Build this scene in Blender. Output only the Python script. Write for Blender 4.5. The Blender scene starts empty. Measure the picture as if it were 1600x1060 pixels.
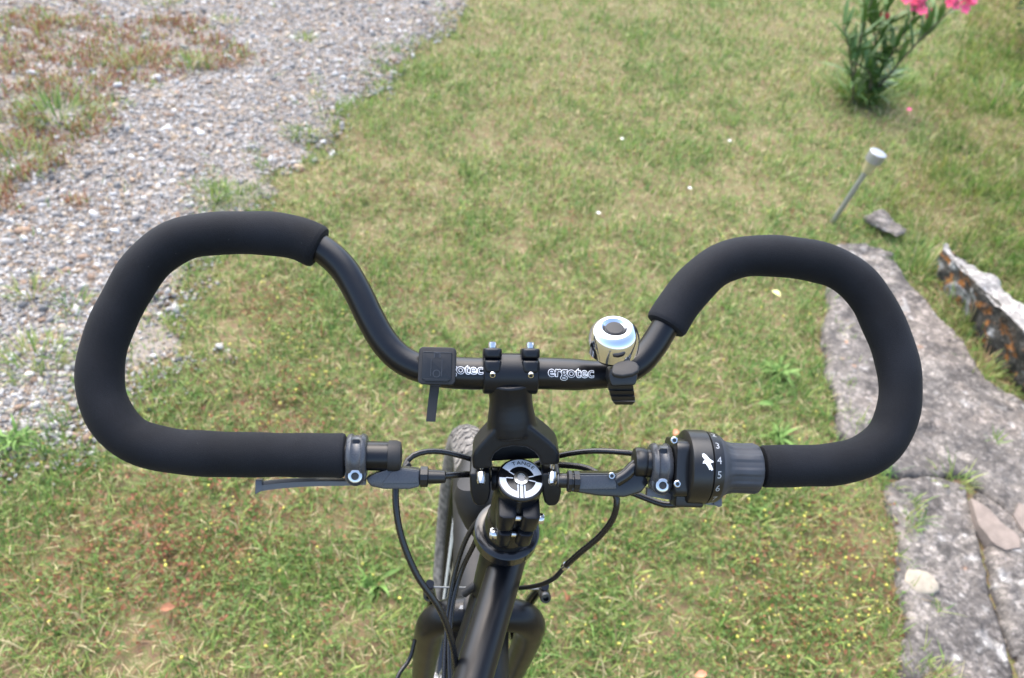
import bpy, bmesh, math, random
import numpy as np
from mathutils import Vector, Matrix

random.seed(7)
rng = np.random.default_rng(11)
SC = bpy.context.scene
COL = SC.collection

# ------------------------------------------------------------------ camera
F = 1350.0                      # focal length in pixels of the 1600 px wide photograph
TH, RHO = math.radians(39), math.radians(8.5)
H = 1.515
g = np.array([-math.sin(RHO) * math.cos(TH), math.cos(RHO) * math.cos(TH), math.sin(TH)])
_f = np.array([0, 0, 1.0])
_zw = -g
_yw = _f - _f.dot(g) * g
_yw /= np.linalg.norm(_yw)
_xw = np.cross(_yw, _zw)
R = np.array([_xw, _yw, _zw])           # camera (x right, y down, z ahead) -> world
C0 = np.array([0, 0, H])
CX, CU, CN = R[:, 0], -R[:, 1], -R[:, 2]  # image right, image up, towards the camera

cd = bpy.data.cameras.new('camera')
cam_o = bpy.data.objects.new('camera', cd)
COL.objects.link(cam_o)
cd.sensor_width = 23.6
cd.lens = 23.6 * F / 1600
cd.clip_start, cd.clip_end = 0.02, 400
m = Matrix.Identity(4)
for i in range(3):
    m[i][0], m[i][1], m[i][2], m[i][3] = CX[i], CU[i], CN[i], C0[i]
cam_o.matrix_world = m
cd.dof.use_dof = True
cd.dof.focus_distance = 0.66
cd.dof.aperture_fstop = 6.0
SC.camera = cam_o

# ------------------------------------------------------------------ sky, sun, exposure
SUN_EL, SUN_AZ = math.radians(58), math.radians(-35)     # azimuth from +Y towards +X
w = bpy.data.worlds.new('World')
SC.world = w
w.use_nodes = True
nt = w.node_tree
bg = nt.nodes['Background']
sky = nt.nodes.new('ShaderNodeTexSky')
sky.sky_type = 'NISHITA'
sky.sun_disc = False
sky.sun_elevation = SUN_EL
sky.sun_rotation = SUN_AZ
sky.air_density, sky.dust_density, sky.ozone_density = 1.0, 3.0, 1.0
nt.links.new(sky.outputs[0], bg.inputs[0])
bg.inputs[1].default_value = 0.15
sl = bpy.data.lights.new('sun', 'SUN')
sl.energy = 1.5
sl.angle = math.radians(85)
sl.color = (1.0, 0.965, 0.91)
so = bpy.data.objects.new('sun', sl)
COL.objects.link(so)
so.rotation_euler = Vector((-math.sin(SUN_AZ) * math.cos(SUN_EL), -math.cos(SUN_AZ) * math.cos(SUN_EL), -math.sin(SUN_EL))).to_track_quat('-Z', 'Y').to_euler()
SC.view_settings.view_transform = 'Standard'
SC.view_settings.look = 'None'
SC.view_settings.gamma = 1
SC.view_settings.use_curve_mapping = False
SC.view_settings.exposure = 1.9
SC.render.engine = 'CYCLES'

# ------------------------------------------------------------------ geometry helpers
def cam(px, py, dep):
    return C0 + R @ np.array([(px - 800) / F * dep, (py - 530) / F * dep, dep])

def hit(px, py, z=0.0):
    v = R @ np.array([(px - 800) / F, (py - 530) / F, 1.0])
    return C0 + v * ((z - H) / v[2])

def unit(v):
    v = np.asarray(v, float)
    return v / np.linalg.norm(v)

def spline(pts, step):
    P = np.asarray(pts, float)
    P = np.vstack([2 * P[0] - P[1], P, 2 * P[-1] - P[-2]])
    out = []
    for i in range(1, len(P) - 2):
        p0, p1, p2, p3 = P[i - 1:i + 3]
        t0 = 0; t1 = t0 + np.linalg.norm(p1 - p0) ** .5; t2 = t1 + np.linalg.norm(p2 - p1) ** .5; t3 = t2 + np.linalg.norm(p3 - p2) ** .5
        for t in np.linspace(t1, t2, 12, endpoint=False):
            a1 = (t1 - t) / (t1 - t0) * p0 + (t - t0) / (t1 - t0) * p1
            a2 = (t2 - t) / (t2 - t1) * p1 + (t - t1) / (t2 - t1) * p2
            a3 = (t3 - t) / (t3 - t2) * p2 + (t - t2) / (t3 - t2) * p3
            b1 = (t2 - t) / (t2 - t0) * a1 + (t - t0) / (t2 - t0) * a2
            b2 = (t3 - t) / (t3 - t1) * a2 + (t - t1) / (t3 - t1) * a3
            out.append((t2 - t) / (t2 - t1) * b1 + (t - t1) / (t2 - t1) * b2)
    out.append(P[-2])
    out = np.array(out)
    s = np.concatenate([[0], np.cumsum(np.linalg.norm(np.diff(out, axis=0), axis=1))])
    n = max(2, int(s[-1] / step) + 1)
    q = np.linspace(0, s[-1], n)
    return np.stack([np.interp(q, s, out[:, k]) for k in range(3)], 1)

def basis(axis, hint=None):
    a = unit(axis)
    h = np.array([0, 0, 1.0]) if hint is None else np.asarray(hint, float)
    x = h - a * h.dot(a)
    if np.linalg.norm(x) < 1e-4:
        h = np.array([1.0, 0, 0]); x = h - a * h.dot(a)
    x = unit(x)
    return x, np.cross(a, x), a

class MB:
    """collects vertices and faces in world space for ONE mesh object"""
    def __init__(self):
        self.v, self.f, self.c = [], [], []
    def add(self, vs, fs):
        o = len(self.v)
        self.v.extend([tuple(map(float, p)) for p in vs])
        self.f.extend([tuple(i + o for i in q) for q in fs])
        return self
    def tube(self, path, rad, seg=16, bev=0.0):
        P = np.asarray(path, float)
        r = np.full(len(P), rad, float) if np.isscalar(rad) else np.asarray(rad, float)
        if bev > 0:
            def ends(Pa, ra):
                t = unit(Pa[1] - Pa[0])
                a = [Pa[0], Pa[0] + t * bev * .3, Pa[0] + t * bev]
                b = [ra[0] - bev, ra[0] - bev * .3, ra[0]]
                k = 1
                while k < len(Pa) - 1 and (Pa[k] - Pa[0]).dot(t) < bev * 1.3: k += 1
                return np.vstack([a, Pa[k:]]), np.concatenate([b, ra[k:]])
            P, r = ends(P, r)
            P, r = ends(P[::-1], r[::-1])
        T = np.gradient(P, axis=0)
        T /= np.linalg.norm(T, axis=1)[:, None]
        x, y, _ = basis(T[0])
        vs = []
        an = np.linspace(0, 2 * np.pi, seg, endpoint=False)
        for i in range(len(P)):
            x = unit(x - T[i] * x.dot(T[i])); y = np.cross(T[i], x)
            for a in an: vs.append(P[i] + r[i] * (math.cos(a) * x + math.sin(a) * y))
        n = len(P)
        fs = [(i * seg + j, i * seg + (j + 1) % seg, (i + 1) * seg + (j + 1) % seg, (i + 1) * seg + j) for i in range(n - 1) for j in range(seg)]
        fs.append(tuple(range(seg))[::-1]); fs.append(tuple((n - 1) * seg + j for j in range(seg)))
        return self.add(vs, fs)
    def cyl(self, a, b, r, r2=None, seg=20, bev=0.0):
        return self.tube([a, b], [r, r if r2 is None else r2], seg, bev)
    def lathe(self, o, axis, prof, seg=32, hint=None, close=True):
        x, y, a = basis(axis, hint)
        vs = [np.asarray(o) + a * h + r * (math.cos(t) * x + math.sin(t) * y) for r, h in prof for t in np.linspace(0, 2 * np.pi, seg, endpoint=False)]
        n = len(prof)
        fs = [(i * seg + j, i * seg + (j + 1) % seg, (i + 1) * seg + (j + 1) % seg, (i + 1) * seg + j) for i in range(n - 1) for j in range(seg)]
        if close:
            fs.append(tuple(range(seg))[::-1]); fs.append(tuple((n - 1) * seg + j for j in range(seg)))
        return self.add(vs, fs)
    def prism(self, o, ex, ey, ez, outline, z0, z1, bev=0.0, s=1.0, segs=2):
        """outline in (x, y) times s, extruded z0..z1 (times s) along ez, bevelled"""
        bm = bmesh.new()
        vs = [bm.verts.new((x * s, y * s, z0 * s)) for x, y in outline]
        f = bm.faces.new(vs)
        q = bmesh.ops.extrude_face_region(bm, geom=[f])
        bmesh.ops.translate(bm, vec=(0, 0, (z1 - z0) * s), verts=[e for e in q['geom'] if isinstance(e, bmesh.types.BMVert)])
        if bev > 0:
            ed = [e for e in bm.edges if len(e.link_faces) == 2 and e.calc_face_angle(0) > .6]
            bmesh.ops.bevel(bm, geom=ed, offset=bev * s, segments=segs, profile=.5, affect='EDGES', clamp_overlap=True)
        bmesh.ops.recalc_face_normals(bm, faces=bm.faces)
        bm.verts.index_update()
        self.add([np.asarray(o) + ex * v.co.x + ey * v.co.y + ez * v.co.z for v in bm.verts], [[v.index for v in f.verts] for f in bm.faces])
        bm.free()
        return self
    def build(self, name, mat, parent=None, smooth=40):
        return make_obj(name, self.v, self.f, mat, parent, smooth)

ORG = {}
def make_obj(name, v, f, mat, parent=None, smooth=40, origin=None):
    V = np.asarray(v, float)
    c = V.mean(0) if origin is None else np.asarray(origin, float)
    me = bpy.data.meshes.new(name)
    me.from_pydata([tuple(p) for p in (V - c)], [], [tuple(q) for q in f])
    me.materials.append(mat)
    if smooth:
        me.shade_smooth()
        me.set_sharp_from_angle(angle=math.radians(smooth))
    o = bpy.data.objects.new(name, me)
    COL.objects.link(o)
    if parent is not None:
        o.parent = parent
        o.location = c - ORG[parent.name]
    else:
        o.location = c
    ORG[o.name] = c
    return o

def empty(name, loc):
    o = bpy.data.objects.new(name, None)
    COL.objects.link(o)
    o.location = loc
    o.empty_display_size = .1
    ORG[o.name] = np.asarray(loc, float)
    return o

def tag(o, label=None, cat=None, group=None, kind=None):
    if label: o['label'] = label
    if cat: o['category'] = cat
    if group: o['group'] = group
    if kind: o['kind'] = kind
    return o

def big_mesh(name, verts, loops, sizes, mat, col=None, smooth=True):
    """fast mesh from numpy arrays"""
    me = bpy.data.meshes.new(name)
    me.vertices.add(len(verts)); me.vertices.foreach_set('co', np.ascontiguousarray(verts, np.float32).ravel())
    me.loops.add(len(loops)); me.loops.foreach_set('vertex_index', np.ascontiguousarray(loops, np.int32))
    st = np.concatenate([[0], np.cumsum(sizes)[:-1]])
    me.polygons.add(len(sizes)); me.polygons.foreach_set('loop_start', st.astype(np.int32)); me.polygons.foreach_set('loop_total', np.asarray(sizes, np.int32))
    me.update(calc_edges=True)
    if col is not None:
        a = me.attributes.new('col', 'FLOAT_COLOR', 'POINT')
        cc = np.ones((len(verts), 4), np.float32); cc[:, :3] = col
        a.data.foreach_set('color', cc.ravel())
    if smooth: me.shade_smooth()
    me.materials.append(mat)
    o = bpy.data.objects.new(name, me)
    COL.objects.link(o)
    ORG[o.name] = np.zeros(3)
    return o

# value noise (vectorised)
_grids = {}
def vn(x, y, scale, seed=0):
    if seed not in _grids: _grids[seed] = np.random.default_rng(1000 + seed).random((256, 256))
    G = _grids[seed]
    u, v = np.asarray(x, float) / scale + 57.3, np.asarray(y, float) / scale + 31.7
    i, j = np.floor(u).astype(int), np.floor(v).astype(int)
    a, b = u - i, v - j
    a, b = a * a * (3 - 2 * a), b * b * (3 - 2 * b)
    i0, i1, j0, j1 = i % 256, (i + 1) % 256, j % 256, (j + 1) % 256
    return (G[i0, j0] * (1 - a) + G[i1, j0] * a) * (1 - b) + (G[i0, j1] * (1 - a) + G[i1, j1] * a) * b
def fbm(x, y, s, seed=0):
    return .5 * vn(x, y, s, seed) + .3 * vn(x, y, s * .45, seed + 1) + .2 * vn(x, y, s * .2, seed + 2)

def in_poly(x, y, poly):
    r = np.zeros(np.shape(x), bool)
    P = np.asarray(poly)
    for (x1, y1), (x2, y2) in zip(P, np.roll(P, -1, 0)):
        if y1 == y2: continue
        c = ((y1 > y) != (y2 > y)) & (x < (x2 - x1) * (y - y1) / (y2 - y1) + x1)
        r ^= c
    return r
def poly_dist(x, y, poly):
    d = np.full(np.shape(x), 1e9)
    P = np.asarray(poly)
    for a, b in zip(P, np.roll(P, -1, 0)):
        e = b - a
        t = np.clip(((x - a[0]) * e[0] + (y - a[1]) * e[1]) / max(1e-9, e.dot(e)), 0, 1)
        d = np.minimum(d, np.hypot(x - a[0] - t * e[0], y - a[1] - t * e[1]))
    return d
def sdist(x, y, poly):      # positive inside
    return np.where(in_poly(x, y, poly), 1, -1) * poly_dist(x, y, poly)
def world_poly(px, z=0.0):
    return np.array([hit(a, b, z)[:2] for a, b in px])
def ground_z(x, y):
    return (fbm(x, y, .55, 3) - .5) * .035 + (vn(x, y, .12, 9) - .5) * .010

# ------------------------------------------------------------------ materials
def nodes(name):
    mt = bpy.data.materials.new(name); mt.use_nodes = True
    return mt, mt.node_tree.nodes, mt.node_tree.links, mt.node_tree.nodes['Principled BSDF']

def pm(name, base, rough=.5, metal=0, bump=0, bscale=400, var=0, vscale=60, spec=.5, rvar=0, base2=None, bdist=.001):
    mt, N, L, p = nodes(name)
    p.inputs['Base Color'].default_value = (*base, 1)
    p.inputs['Roughness'].default_value = rough
    p.inputs['Metallic'].default_value = metal
    p.inputs['Specular IOR Level'].default_value = spec
    tc = N.new('ShaderNodeTexCoord')
    if var or base2:
        nz = N.new('ShaderNodeTexNoise'); nz.inputs['Scale'].default_value = vscale; nz.inputs['Detail'].default_value = 6
        L.new(tc.outputs['Object'], nz.inputs['Vector'])
        rp = N.new('ShaderNodeValToRGB')
        b2 = base2 or tuple(c * (1 + var) for c in base)
        b1 = base if base2 else tuple(c * (1 - var) for c in base)
        rp.color_ramp.elements[0].position, rp.color_ramp.elements[1].position = .35, .68
        rp.color_ramp.elements[0].color = (*b1, 1); rp.color_ramp.elements[1].color = (*b2, 1)
        L.new(nz.outputs['Fac'], rp.inputs[0]); L.new(rp.outputs[0], p.inputs['Base Color'])
    if rvar:
        n2 = N.new('ShaderNodeTexNoise'); n2.inputs['Scale'].default_value = vscale * 1.7; n2.inputs['Detail'].default_value = 5
        L.new(tc.outputs['Object'], n2.inputs['Vector'])
        mr = N.new('ShaderNodeMapRange'); mr.inputs[3].default_value = rough - rvar; mr.inputs[4].default_value = rough + rvar
        L.new(n2.outputs['Fac'], mr.inputs[0]); L.new(mr.outputs[0], p.inputs['Roughness'])
    if bump:
        n3 = N.new('ShaderNodeTexNoise'); n3.inputs['Scale'].default_value = bscale; n3.inputs['Detail'].default_value = 3
        L.new(tc.outputs['Object'], n3.inputs['Vector'])
        bp = N.new('ShaderNodeBump'); bp.inputs['Strength'].default_value = bump; bp.inputs['Distance'].default_value = bdist
        L.new(n3.outputs['Fac'], bp.inputs['Height']); L.new(bp.outputs[0], p.inputs['Normal'])
    return mt

def vcol(name, rough=.6, trans=0.0, bump=0, bscale=200, spec=.35):
    mt, N, L, p = nodes(name)
    at = N.new('ShaderNodeAttribute'); at.attribute_name = 'col'
    L.new(at.outputs['Color'], p.inputs['Base Color'])
    p.inputs['Roughness'].default_value = rough
    p.inputs['Specular IOR Level'].default_value = spec
    if trans:
        tr = N.new('ShaderNodeBsdfTranslucent'); L.new(at.outputs['Color'], tr.inputs['Color'])
        mx = N.new('ShaderNodeMixShader'); mx.inputs[0].default_value = trans
        L.new(p.outputs[0], mx.inputs[1]); L.new(tr.outputs[0], mx.inputs[2]); L.new(mx.outputs[0], N['Material Output'].inputs[0])
    if bump:
        tc = N.new('ShaderNodeTexCoord'); n3 = N.new('ShaderNodeTexNoise'); n3.inputs['Scale'].default_value = bscale; n3.inputs['Detail'].default_value = 6
        L.new(tc.outputs['Object'], n3.inputs['Vector'])
        bp = N.new('ShaderNodeBump'); bp.inputs['Strength'].default_value = bump; bp.inputs['Distance'].default_value = .01
        L.new(n3.outputs['Fac'], bp.inputs['Height']); L.new(bp.outputs[0], p.inputs['Normal'])
    return mt

def ramp_mat(name, stops, scale, rough=.9, bump=.5, bscale=60, detail=8, bdist=.01):
    mt, N, L, p = nodes(name)
    tc = N.new('ShaderNodeTexCoord')
    nz = N.new('ShaderNodeTexNoise'); nz.inputs['Scale'].default_value = scale; nz.inputs['Detail'].default_value = detail; nz.inputs['Roughness'].default_value = .65
    L.new(tc.outputs['Object'], nz.inputs['Vector'])
    rp = N.new('ShaderNodeValToRGB')
    el = rp.color_ramp.elements
    while len(el) < len(stops): el.new(.5)
    for e, (pos, c) in zip(el, stops): e.position = pos; e.color = (*c, 1)
    L.new(nz.outputs['Fac'], rp.inputs[0]); L.new(rp.outputs[0], p.inputs['Base Color'])
    p.inputs['Roughness'].default_value = rough
    p.inputs['Specular IOR Level'].default_value = .25
    n3 = N.new('ShaderNodeTexNoise'); n3.inputs['Scale'].default_value = bscale; n3.inputs['Detail'].default_value = 8
    L.new(tc.outputs['Object'], n3.inputs['Vector'])
    bp = N.new('ShaderNodeBump'); bp.inputs['Strength'].default_value = bump; bp.inputs['Distance'].default_value = bdist
    L.new(n3.outputs['Fac'], bp.inputs['Height']); L.new(bp.outputs[0], p.inputs['Normal'])
    return mt

def foam_mat():
    mt, N, L, p = nodes('black_foam')
    tc = N.new('ShaderNodeTexCoord')
    nz = N.new('ShaderNodeTexNoise'); nz.inputs['Scale'].default_value = 1500; nz.inputs['Detail'].default_value = 2
    n2 = N.new('ShaderNodeTexNoise'); n2.inputs['Scale'].default_value = 22; n2.inputs['Detail'].default_value = 5
    for n in (nz, n2): L.new(tc.outputs['Object'], n.inputs['Vector'])
    ad = N.new('ShaderNodeMath'); ad.operation = 'ADD'
    L.new(nz.outputs['Fac'], ad.inputs[0]); L.new(n2.outputs['Fac'], ad.inputs[1])
    rp = N.new('ShaderNodeValToRGB')
    rp.color_ramp.elements[0].position, rp.color_ramp.elements[1].position = .38, .66
    rp.color_ramp.elements[0].color = (.0034, .0040, .0056, 1); rp.color_ramp.elements[1].color = (.0100, .0115, .0155, 1)
    vo = N.new('ShaderNodeTexVoronoi'); vo.inputs['Scale'].default_value = 95
    L.new(tc.outputs['Object'], vo.inputs['Vector'])
    lint = N.new('ShaderNodeMath'); lint.operation = 'LESS_THAN'; lint.inputs[1].default_value = .03
    L.new(vo.outputs['Distance'], lint.inputs[0])
    lm_ = N.new('ShaderNodeMix'); lm_.data_type = 'RGBA'; lm_.inputs[7].default_value = (.05, .05, .05, 1)
    hm = N.new('ShaderNodeMath'); hm.operation = 'MULTIPLY'; hm.inputs[1].default_value = .5
    L.new(ad.outputs[0], hm.inputs[0]); L.new(hm.outputs[0], rp.inputs[0]); L.new(lint.outputs[0], lm_.inputs[0]); L.new(rp.outputs[0], lm_.inputs[6]); L.new(lm_.outputs[2], p.inputs['Base Color'])
    p.inputs['Roughness'].default_value = .8
    p.inputs['Specular IOR Level'].default_value = .18
    p.inputs['Sheen Weight'].default_value = .02
    p.inputs['Sheen Roughness'].default_value = .5
    bp = N.new('ShaderNodeBump'); bp.inputs['Strength'].default_value = .5; bp.inputs['Distance'].default_value = .0005
    L.new(nz.outputs['Fac'], bp.inputs['Height']); L.new(bp.outputs[0], p.inputs['Normal'])
    return mt

M = {}
M['foam'] = foam_mat()
M['bar'] = pm('satin_black_alloy', (.003, .0035, .005), .30, rvar=.05, vscale=120, spec=.36)
M['stem'] = pm('matt_black_anodised', (.005, .006, .0085), .36, spec=.30, bump=.06, bscale=1500, rvar=.05, vscale=90, bdist=.0004)
M['frame'] = pm('matt_black_paint', (.004, .0045, .006), .33, spec=.30, bump=.03, bscale=900, rvar=.06, vscale=40, bdist=.0004)
M['plastic'] = pm('black_plastic', (.005, .0053, .006), .36, bump=.12, bscale=1800, rvar=.08, vscale=150, bdist=.0003)
M['gloss'] = pm('gloss_black_paint', (.006, .006, .007), .20, rvar=.06, vscale=150)
M['dull'] = pm('dull_black_rubber', (.008, .008, .009), .62, bump=.15, bscale=900, var=.3, vscale=90, bdist=.0004)
M['grey'] = pm('dark_grey_rubber', (.026, .030, .038), .58, bump=.2, bscale=1500, var=.15, vscale=80, bdist=.0003)
M['levergrey'] = pm('dark_grey_lever_paint', (.042, .045, .052), .28, bump=.15, bscale=1300, rvar=.06, vscale=160, bdist=.0003)
M['blade'] = pm('grey_coated_lever_blade', (.10, .10, .105), .38, metal=.15, rvar=.06, vscale=100)
M['steel'] = pm('bright_steel', (.62, .61, .58), .22, metal=1, rvar=.08, vscale=250)
M['chrome'] = pm('polished_chrome', (.70, .72, .76), .09, metal=1, rvar=.03, vscale=160)
M['socket'] = pm('dark_socket', (.03, .03, .03), .5, metal=.3)
M['white'] = pm('white_print', (.70, .71, .73), .45, var=.06, vscale=300)
M['blackprint'] = pm('black_print', (.012, .012, .014), .4)
M['greyprint'] = pm('pale_grey_print', (.30, .315, .33), .5)
M['cable'] = pm('black_cable_housing', (.007, .007, .008), .27, rvar=.05, vscale=200)
M['wire'] = pm('inner_wire', (.45, .45, .44), .35, metal=1)
M['tyre'] = pm('dusty_tyre_rubber', (.050, .047, .044), .9, base2=(.20, .185, .165), vscale=95, bump=.4, bscale=260, bdist=.002)
M['guard'] = pm('black_mudguard_plastic', (.008, .008, .009), .5, base2=(.018, .018, .017), vscale=30, rvar=.06, spec=.35)
M['saddle'] = pm('black_saddle_vinyl', (.012, .012, .012), .5, bump=.3, bscale=500)
M['plant'] = vcol('leaf_blades', .6, .3)
M['petal'] = pm('pink_petal', (.80, .10, .21), .6, var=.12, vscale=40)
M['bud'] = pm('red_bud', (.30, .03, .03), .6, var=.2, vscale=60)
M['oleander_leaf'] = pm('oleander_leaf', (.075, .155, .032), .55, base2=(.135, .215, .058), vscale=9)
M['weed_leaf'] = pm('weed_leaf', (.075, .155, .028), .65, base2=(.125, .215, .045), vscale=40, spec=.3)
M['bark'] = pm('stem_bark', (.10, .085, .05), .8, var=.2, vscale=60)
M['pebble'] = vcol('pebble_colours', .75, 0, .25, 220)
M['stone'] = vcol('lichened_stone', .9, 0, .9, 55, .2)
_n, _l = M['stone'].node_tree.nodes, M['stone'].node_tree.links
_p = _n['Principled BSDF']; _at = [q for q in _n if q.type == 'ATTRIBUTE'][0]; _tc = [q for q in _n if q.type == 'TEX_COORD'][0]
_c = _at.outputs['Color']
for _sc, _lo, _hi in ((160, .60, 1.40), (34, .72, 1.28)):
    _z = _n.new('ShaderNodeTexNoise'); _z.inputs['Scale'].default_value = _sc; _z.inputs['Detail'].default_value = 9; _z.inputs['Roughness'].default_value = .7
    _r = _n.new('ShaderNodeMapRange'); _r.inputs[1].default_value = .32; _r.inputs[2].default_value = .68; _r.inputs[3].default_value = _lo; _r.inputs[4].default_value = _hi
    _m = _n.new('ShaderNodeMix'); _m.data_type = 'RGBA'; _m.blend_type = 'MULTIPLY'; _m.inputs[0].default_value = 1
    _l.new(_tc.outputs['Object'], _z.inputs['Vector']); _l.new(_z.outputs['Fac'], _r.inputs[0]); _l.new(_c, _m.inputs[6]); _l.new(_r.outputs[0], _m.inputs[7])
    _c = _m.outputs[2]
_v = _n.new('ShaderNodeTexVoronoi'); _v.inputs['Scale'].default_value = 95; _v.inputs['Randomness'].default_value = 1
_l.new(_tc.outputs['Object'], _v.inputs['Vector'])
_s = _n.new('ShaderNodeSeparateColor'); _l.new(_v.outputs['Color'], _s.inputs[0])
_r = _n.new('ShaderNodeMapRange'); _r.inputs[1].default_value = .55; _r.inputs[2].default_value = 1.0; _r.inputs[3].default_value = .9; _r.inputs[4].default_value = 1.7
_l.new(_s.outputs[0], _r.inputs[0])
_m = _n.new('ShaderNodeMix'); _m.data_type = 'RGBA'; _m.blend_type = 'MULTIPLY'; _m.inputs[0].default_value = 1
_l.new(_c, _m.inputs[6]); _l.new(_r.outputs[0], _m.inputs[7]); _c = _m.outputs[2]
_l.new(_c, _p.inputs['Base Color'])
M['cream'] = pm('cream_stone', (.27, .235, .18), .85, var=.14, vscale=70, bump=.4, bscale=150)
M['beige'] = pm('beige_stone', (.185, .148, .122), .85, var=.16, vscale=40, bump=.5, bscale=120, bdist=.004)
M['lampsteel'] = pm('brushed_steel', (.40, .40, .41), .42, metal=.85)
M['lampglass'] = pm('yellowed_plastic', (.42, .37, .20), .4, var=.08, vscale=40)
M['lawn'] = ramp_mat('thatch_and_soil', [(.30, (.095, .058, .038)), (.44, (.17, .115, .065)), (.55, (.11, .125, .042)), (.66, (.25, .195, .115))], 55, bscale=240)
M['path'] = ramp_mat('gravel_bed', [(.30, (.13, .105, .085)), (.5, (.22, .19, .16)), (.7, (.31, .28, .245))], 60, bscale=160)
M['dead'] = pm('dead_leaf', (.25, .095, .04), .7, var=.25, vscale=80)
M['yleaf'] = pm('yellow_leaf', (.62, .58, .22), .6, var=.1, vscale=60)
M['wpetal'] = pm('white_flower', (.75, .74, .68), .6)
M['ypetal'] = pm('yellow_flower', (.44, .40, .07), .6, var=.15, vscale=10)
M['orange'] = pm('orange_petal', (.62, .22, .12), .6, var=.1, vscale=60)

# ================================================================== GROUND
# regions measured on the photograph, laid out on the ground in metres
PATH = world_poly([(760, -40), (745, 0), (700, 35), (640, 70), (612, 100), (575, 130), (545, 165), (515, 195), (490, 230), (450, 262), (428, 300), (380, 330), (330, 375), (300, 420), (290, 470), (240, 560), (190, 620), (140, 672), (70, 697), (0, 705), (-300, 740), (-700, 420), (-560, -60), (-200, -180), (500, -200), (820, -190)])
DRY = world_poly([(-300, 40), (-60, 20), (60, 5), (180, 12), (330, 50), (345, 88), (230, 112), (140, 112), (120, 140), (165, 185), (180, 215), (130, 250), (60, 290), (0, 330), (-150, 400), (-400, 400)])
STONES = world_poly([(1305, 383), (1400, 388), (1418, 430), (1440, 462), (1500, 522), (1545, 590), (1600, 628), (1690, 675), (1900, 800), (1800, 1300), (1430, 1300), (1410, 1060), (1412, 1000), (1402, 930), (1400, 850), (1390, 790), (1345, 715), (1312, 680), (1300, 600), (1290, 530), (1294, 450)])

def axis_grid(fine0, fine1, step, far):
    a = np.arange(fine0, fine1 + 1e-6, step)
    lo = fine0 - np.geomspace(step * 2, far, 22)[::-1]
    hi = fine1 + np.geomspace(step * 2, far, 22)
    return np.concatenate([lo, a, hi])
gx, gy = axis_grid(-4, 5, .04, 120), axis_grid(-.6, 7, .04, 120)
X, Y = np.meshgrid(gx, gy)
nx, ny = len(gx), len(gy)
fade = np.clip(1.5 - np.maximum(np.abs(X) / 8, np.abs(Y) / 10), 0, 1)
V = np.stack([X.ravel(), Y.ravel(), (ground_z(X, Y) * fade).ravel()], 1)
ii, jj = np.meshgrid(np.arange(nx - 1), np.arange(ny - 1))
q = (jj * nx + ii).ravel()
o = big_mesh('ground', V, np.stack([q, q + 1, q + nx + 1, q + nx], 1).ravel(), np.full(len(q), 4), M['lawn'])
tag(o, 'lawn soil and thatch under the short grass', kind='structure')

# gravel path bed: a sheet just above the soil
pxg, pyg = np.arange(-6, .6, .03), np.arange(.8, 7.5, .03)
X, Y = np.meshgrid(pxg, pyg)
sd = sdist(X, Y, PATH) + (vn(X, Y, .10, 21) - .5) * .14
nx, ny = X.shape[1], X.shape[0]
V = np.stack([X.ravel(), Y.ravel(), (ground_z(X, Y) + np.clip(sd * .25, -.03, .006)).ravel()], 1)
ii, jj = np.meshgrid(np.arange(nx - 1), np.arange(ny - 1))
q = (jj * nx + ii).ravel(); q = q[(sd.ravel()[q] > -.02)]
used, inv = np.unique(np.stack([q, q + 1, q + nx + 1, q + nx], 1).ravel(), return_inverse=True)
o = big_mesh('gravel_path', V[used], inv, np.full(len(q), 4), M['path'])
tag(o, 'grey gravel path bed at the upper left', kind='structure')

# sampling of the visible ground: a margin round the frame is covered too
VIEW = world_poly([(-330, -110), (1980, -110), (1850, 1330), (-250, 1330)])
VX0, VY0 = VIEW.min(0); VX1, VY1 = VIEW.max(0)
def scatter(n_per_m2, falloff=1.3, d0=1.7):
    A = (VX1 - VX0) * (VY1 - VY0)
    n = int(A * n_per_m2)
    x = rng.uniform(VX0, VX1, n); y = rng.uniform(VY0, VY1, n)
    d = np.sqrt(x * x + y * y + H * H)
    k = (rng.random(n) < np.minimum(1, (d0 / d) ** falloff)) & in_poly(x, y, VIEW)
    return x[k], y[k], d[k]

def blade_mesh(x, y, z, L, W, az, lean, curl, face, col, tipcol):
    """tapered, bent grass blades: 5 vertices, a quad and a triangle each"""
    n = len(x)
    p = np.stack([x, y, z], 1)
    dr = np.stack([np.cos(az), np.sin(az), np.zeros(n)], 1)
    sd_ = np.stack([-np.sin(az + face), np.cos(az + face), np.zeros(n)], 1)
    up = np.array([0, 0, 1.0])
    a1, a2 = lean, lean + curl
    mid = p + (up * np.cos(a1)[:, None] + dr * np.sin(a1)[:, None]) * (L * .55)[:, None]
    tip = mid + (up * np.cos(a2)[:, None] + dr * np.sin(a2)[:, None]) * (L * .45)[:, None]
    hw = (W / 2)[:, None]
    V = np.empty((n, 5, 3))
    V[:, 0] = p - sd_ * hw; V[:, 1] = p + sd_ * hw; V[:, 2] = mid + sd_ * hw * .85; V[:, 3] = mid - sd_ * hw * .85; V[:, 4] = tip
    b = np.arange(n)[:, None] * 5
    Lp = np.concatenate([b + np.array([0, 1, 2, 3]), b + np.array([3, 2, 4])], 1).ravel()
    S = np.tile([4, 3], n)
    Cc = np.empty((n, 5, 3)); Cc[:, :4] = col[:, None]; Cc[:, 4] = tipcol
    return V.reshape(-1, 3), Lp, S, Cc.reshape(-1, 3)

def merge(parts):
    Vs, Ls, Ss, Cs = [], [], [], []
    o = 0
    for V, L, S, C in parts:
        Vs.append(V); Ls.append(L + o); Ss.append(S); Cs.append(C); o += len(V)
    return np.concatenate(Vs), np.concatenate(Ls), np.concatenate(Ss), np.concatenate(Cs)

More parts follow.
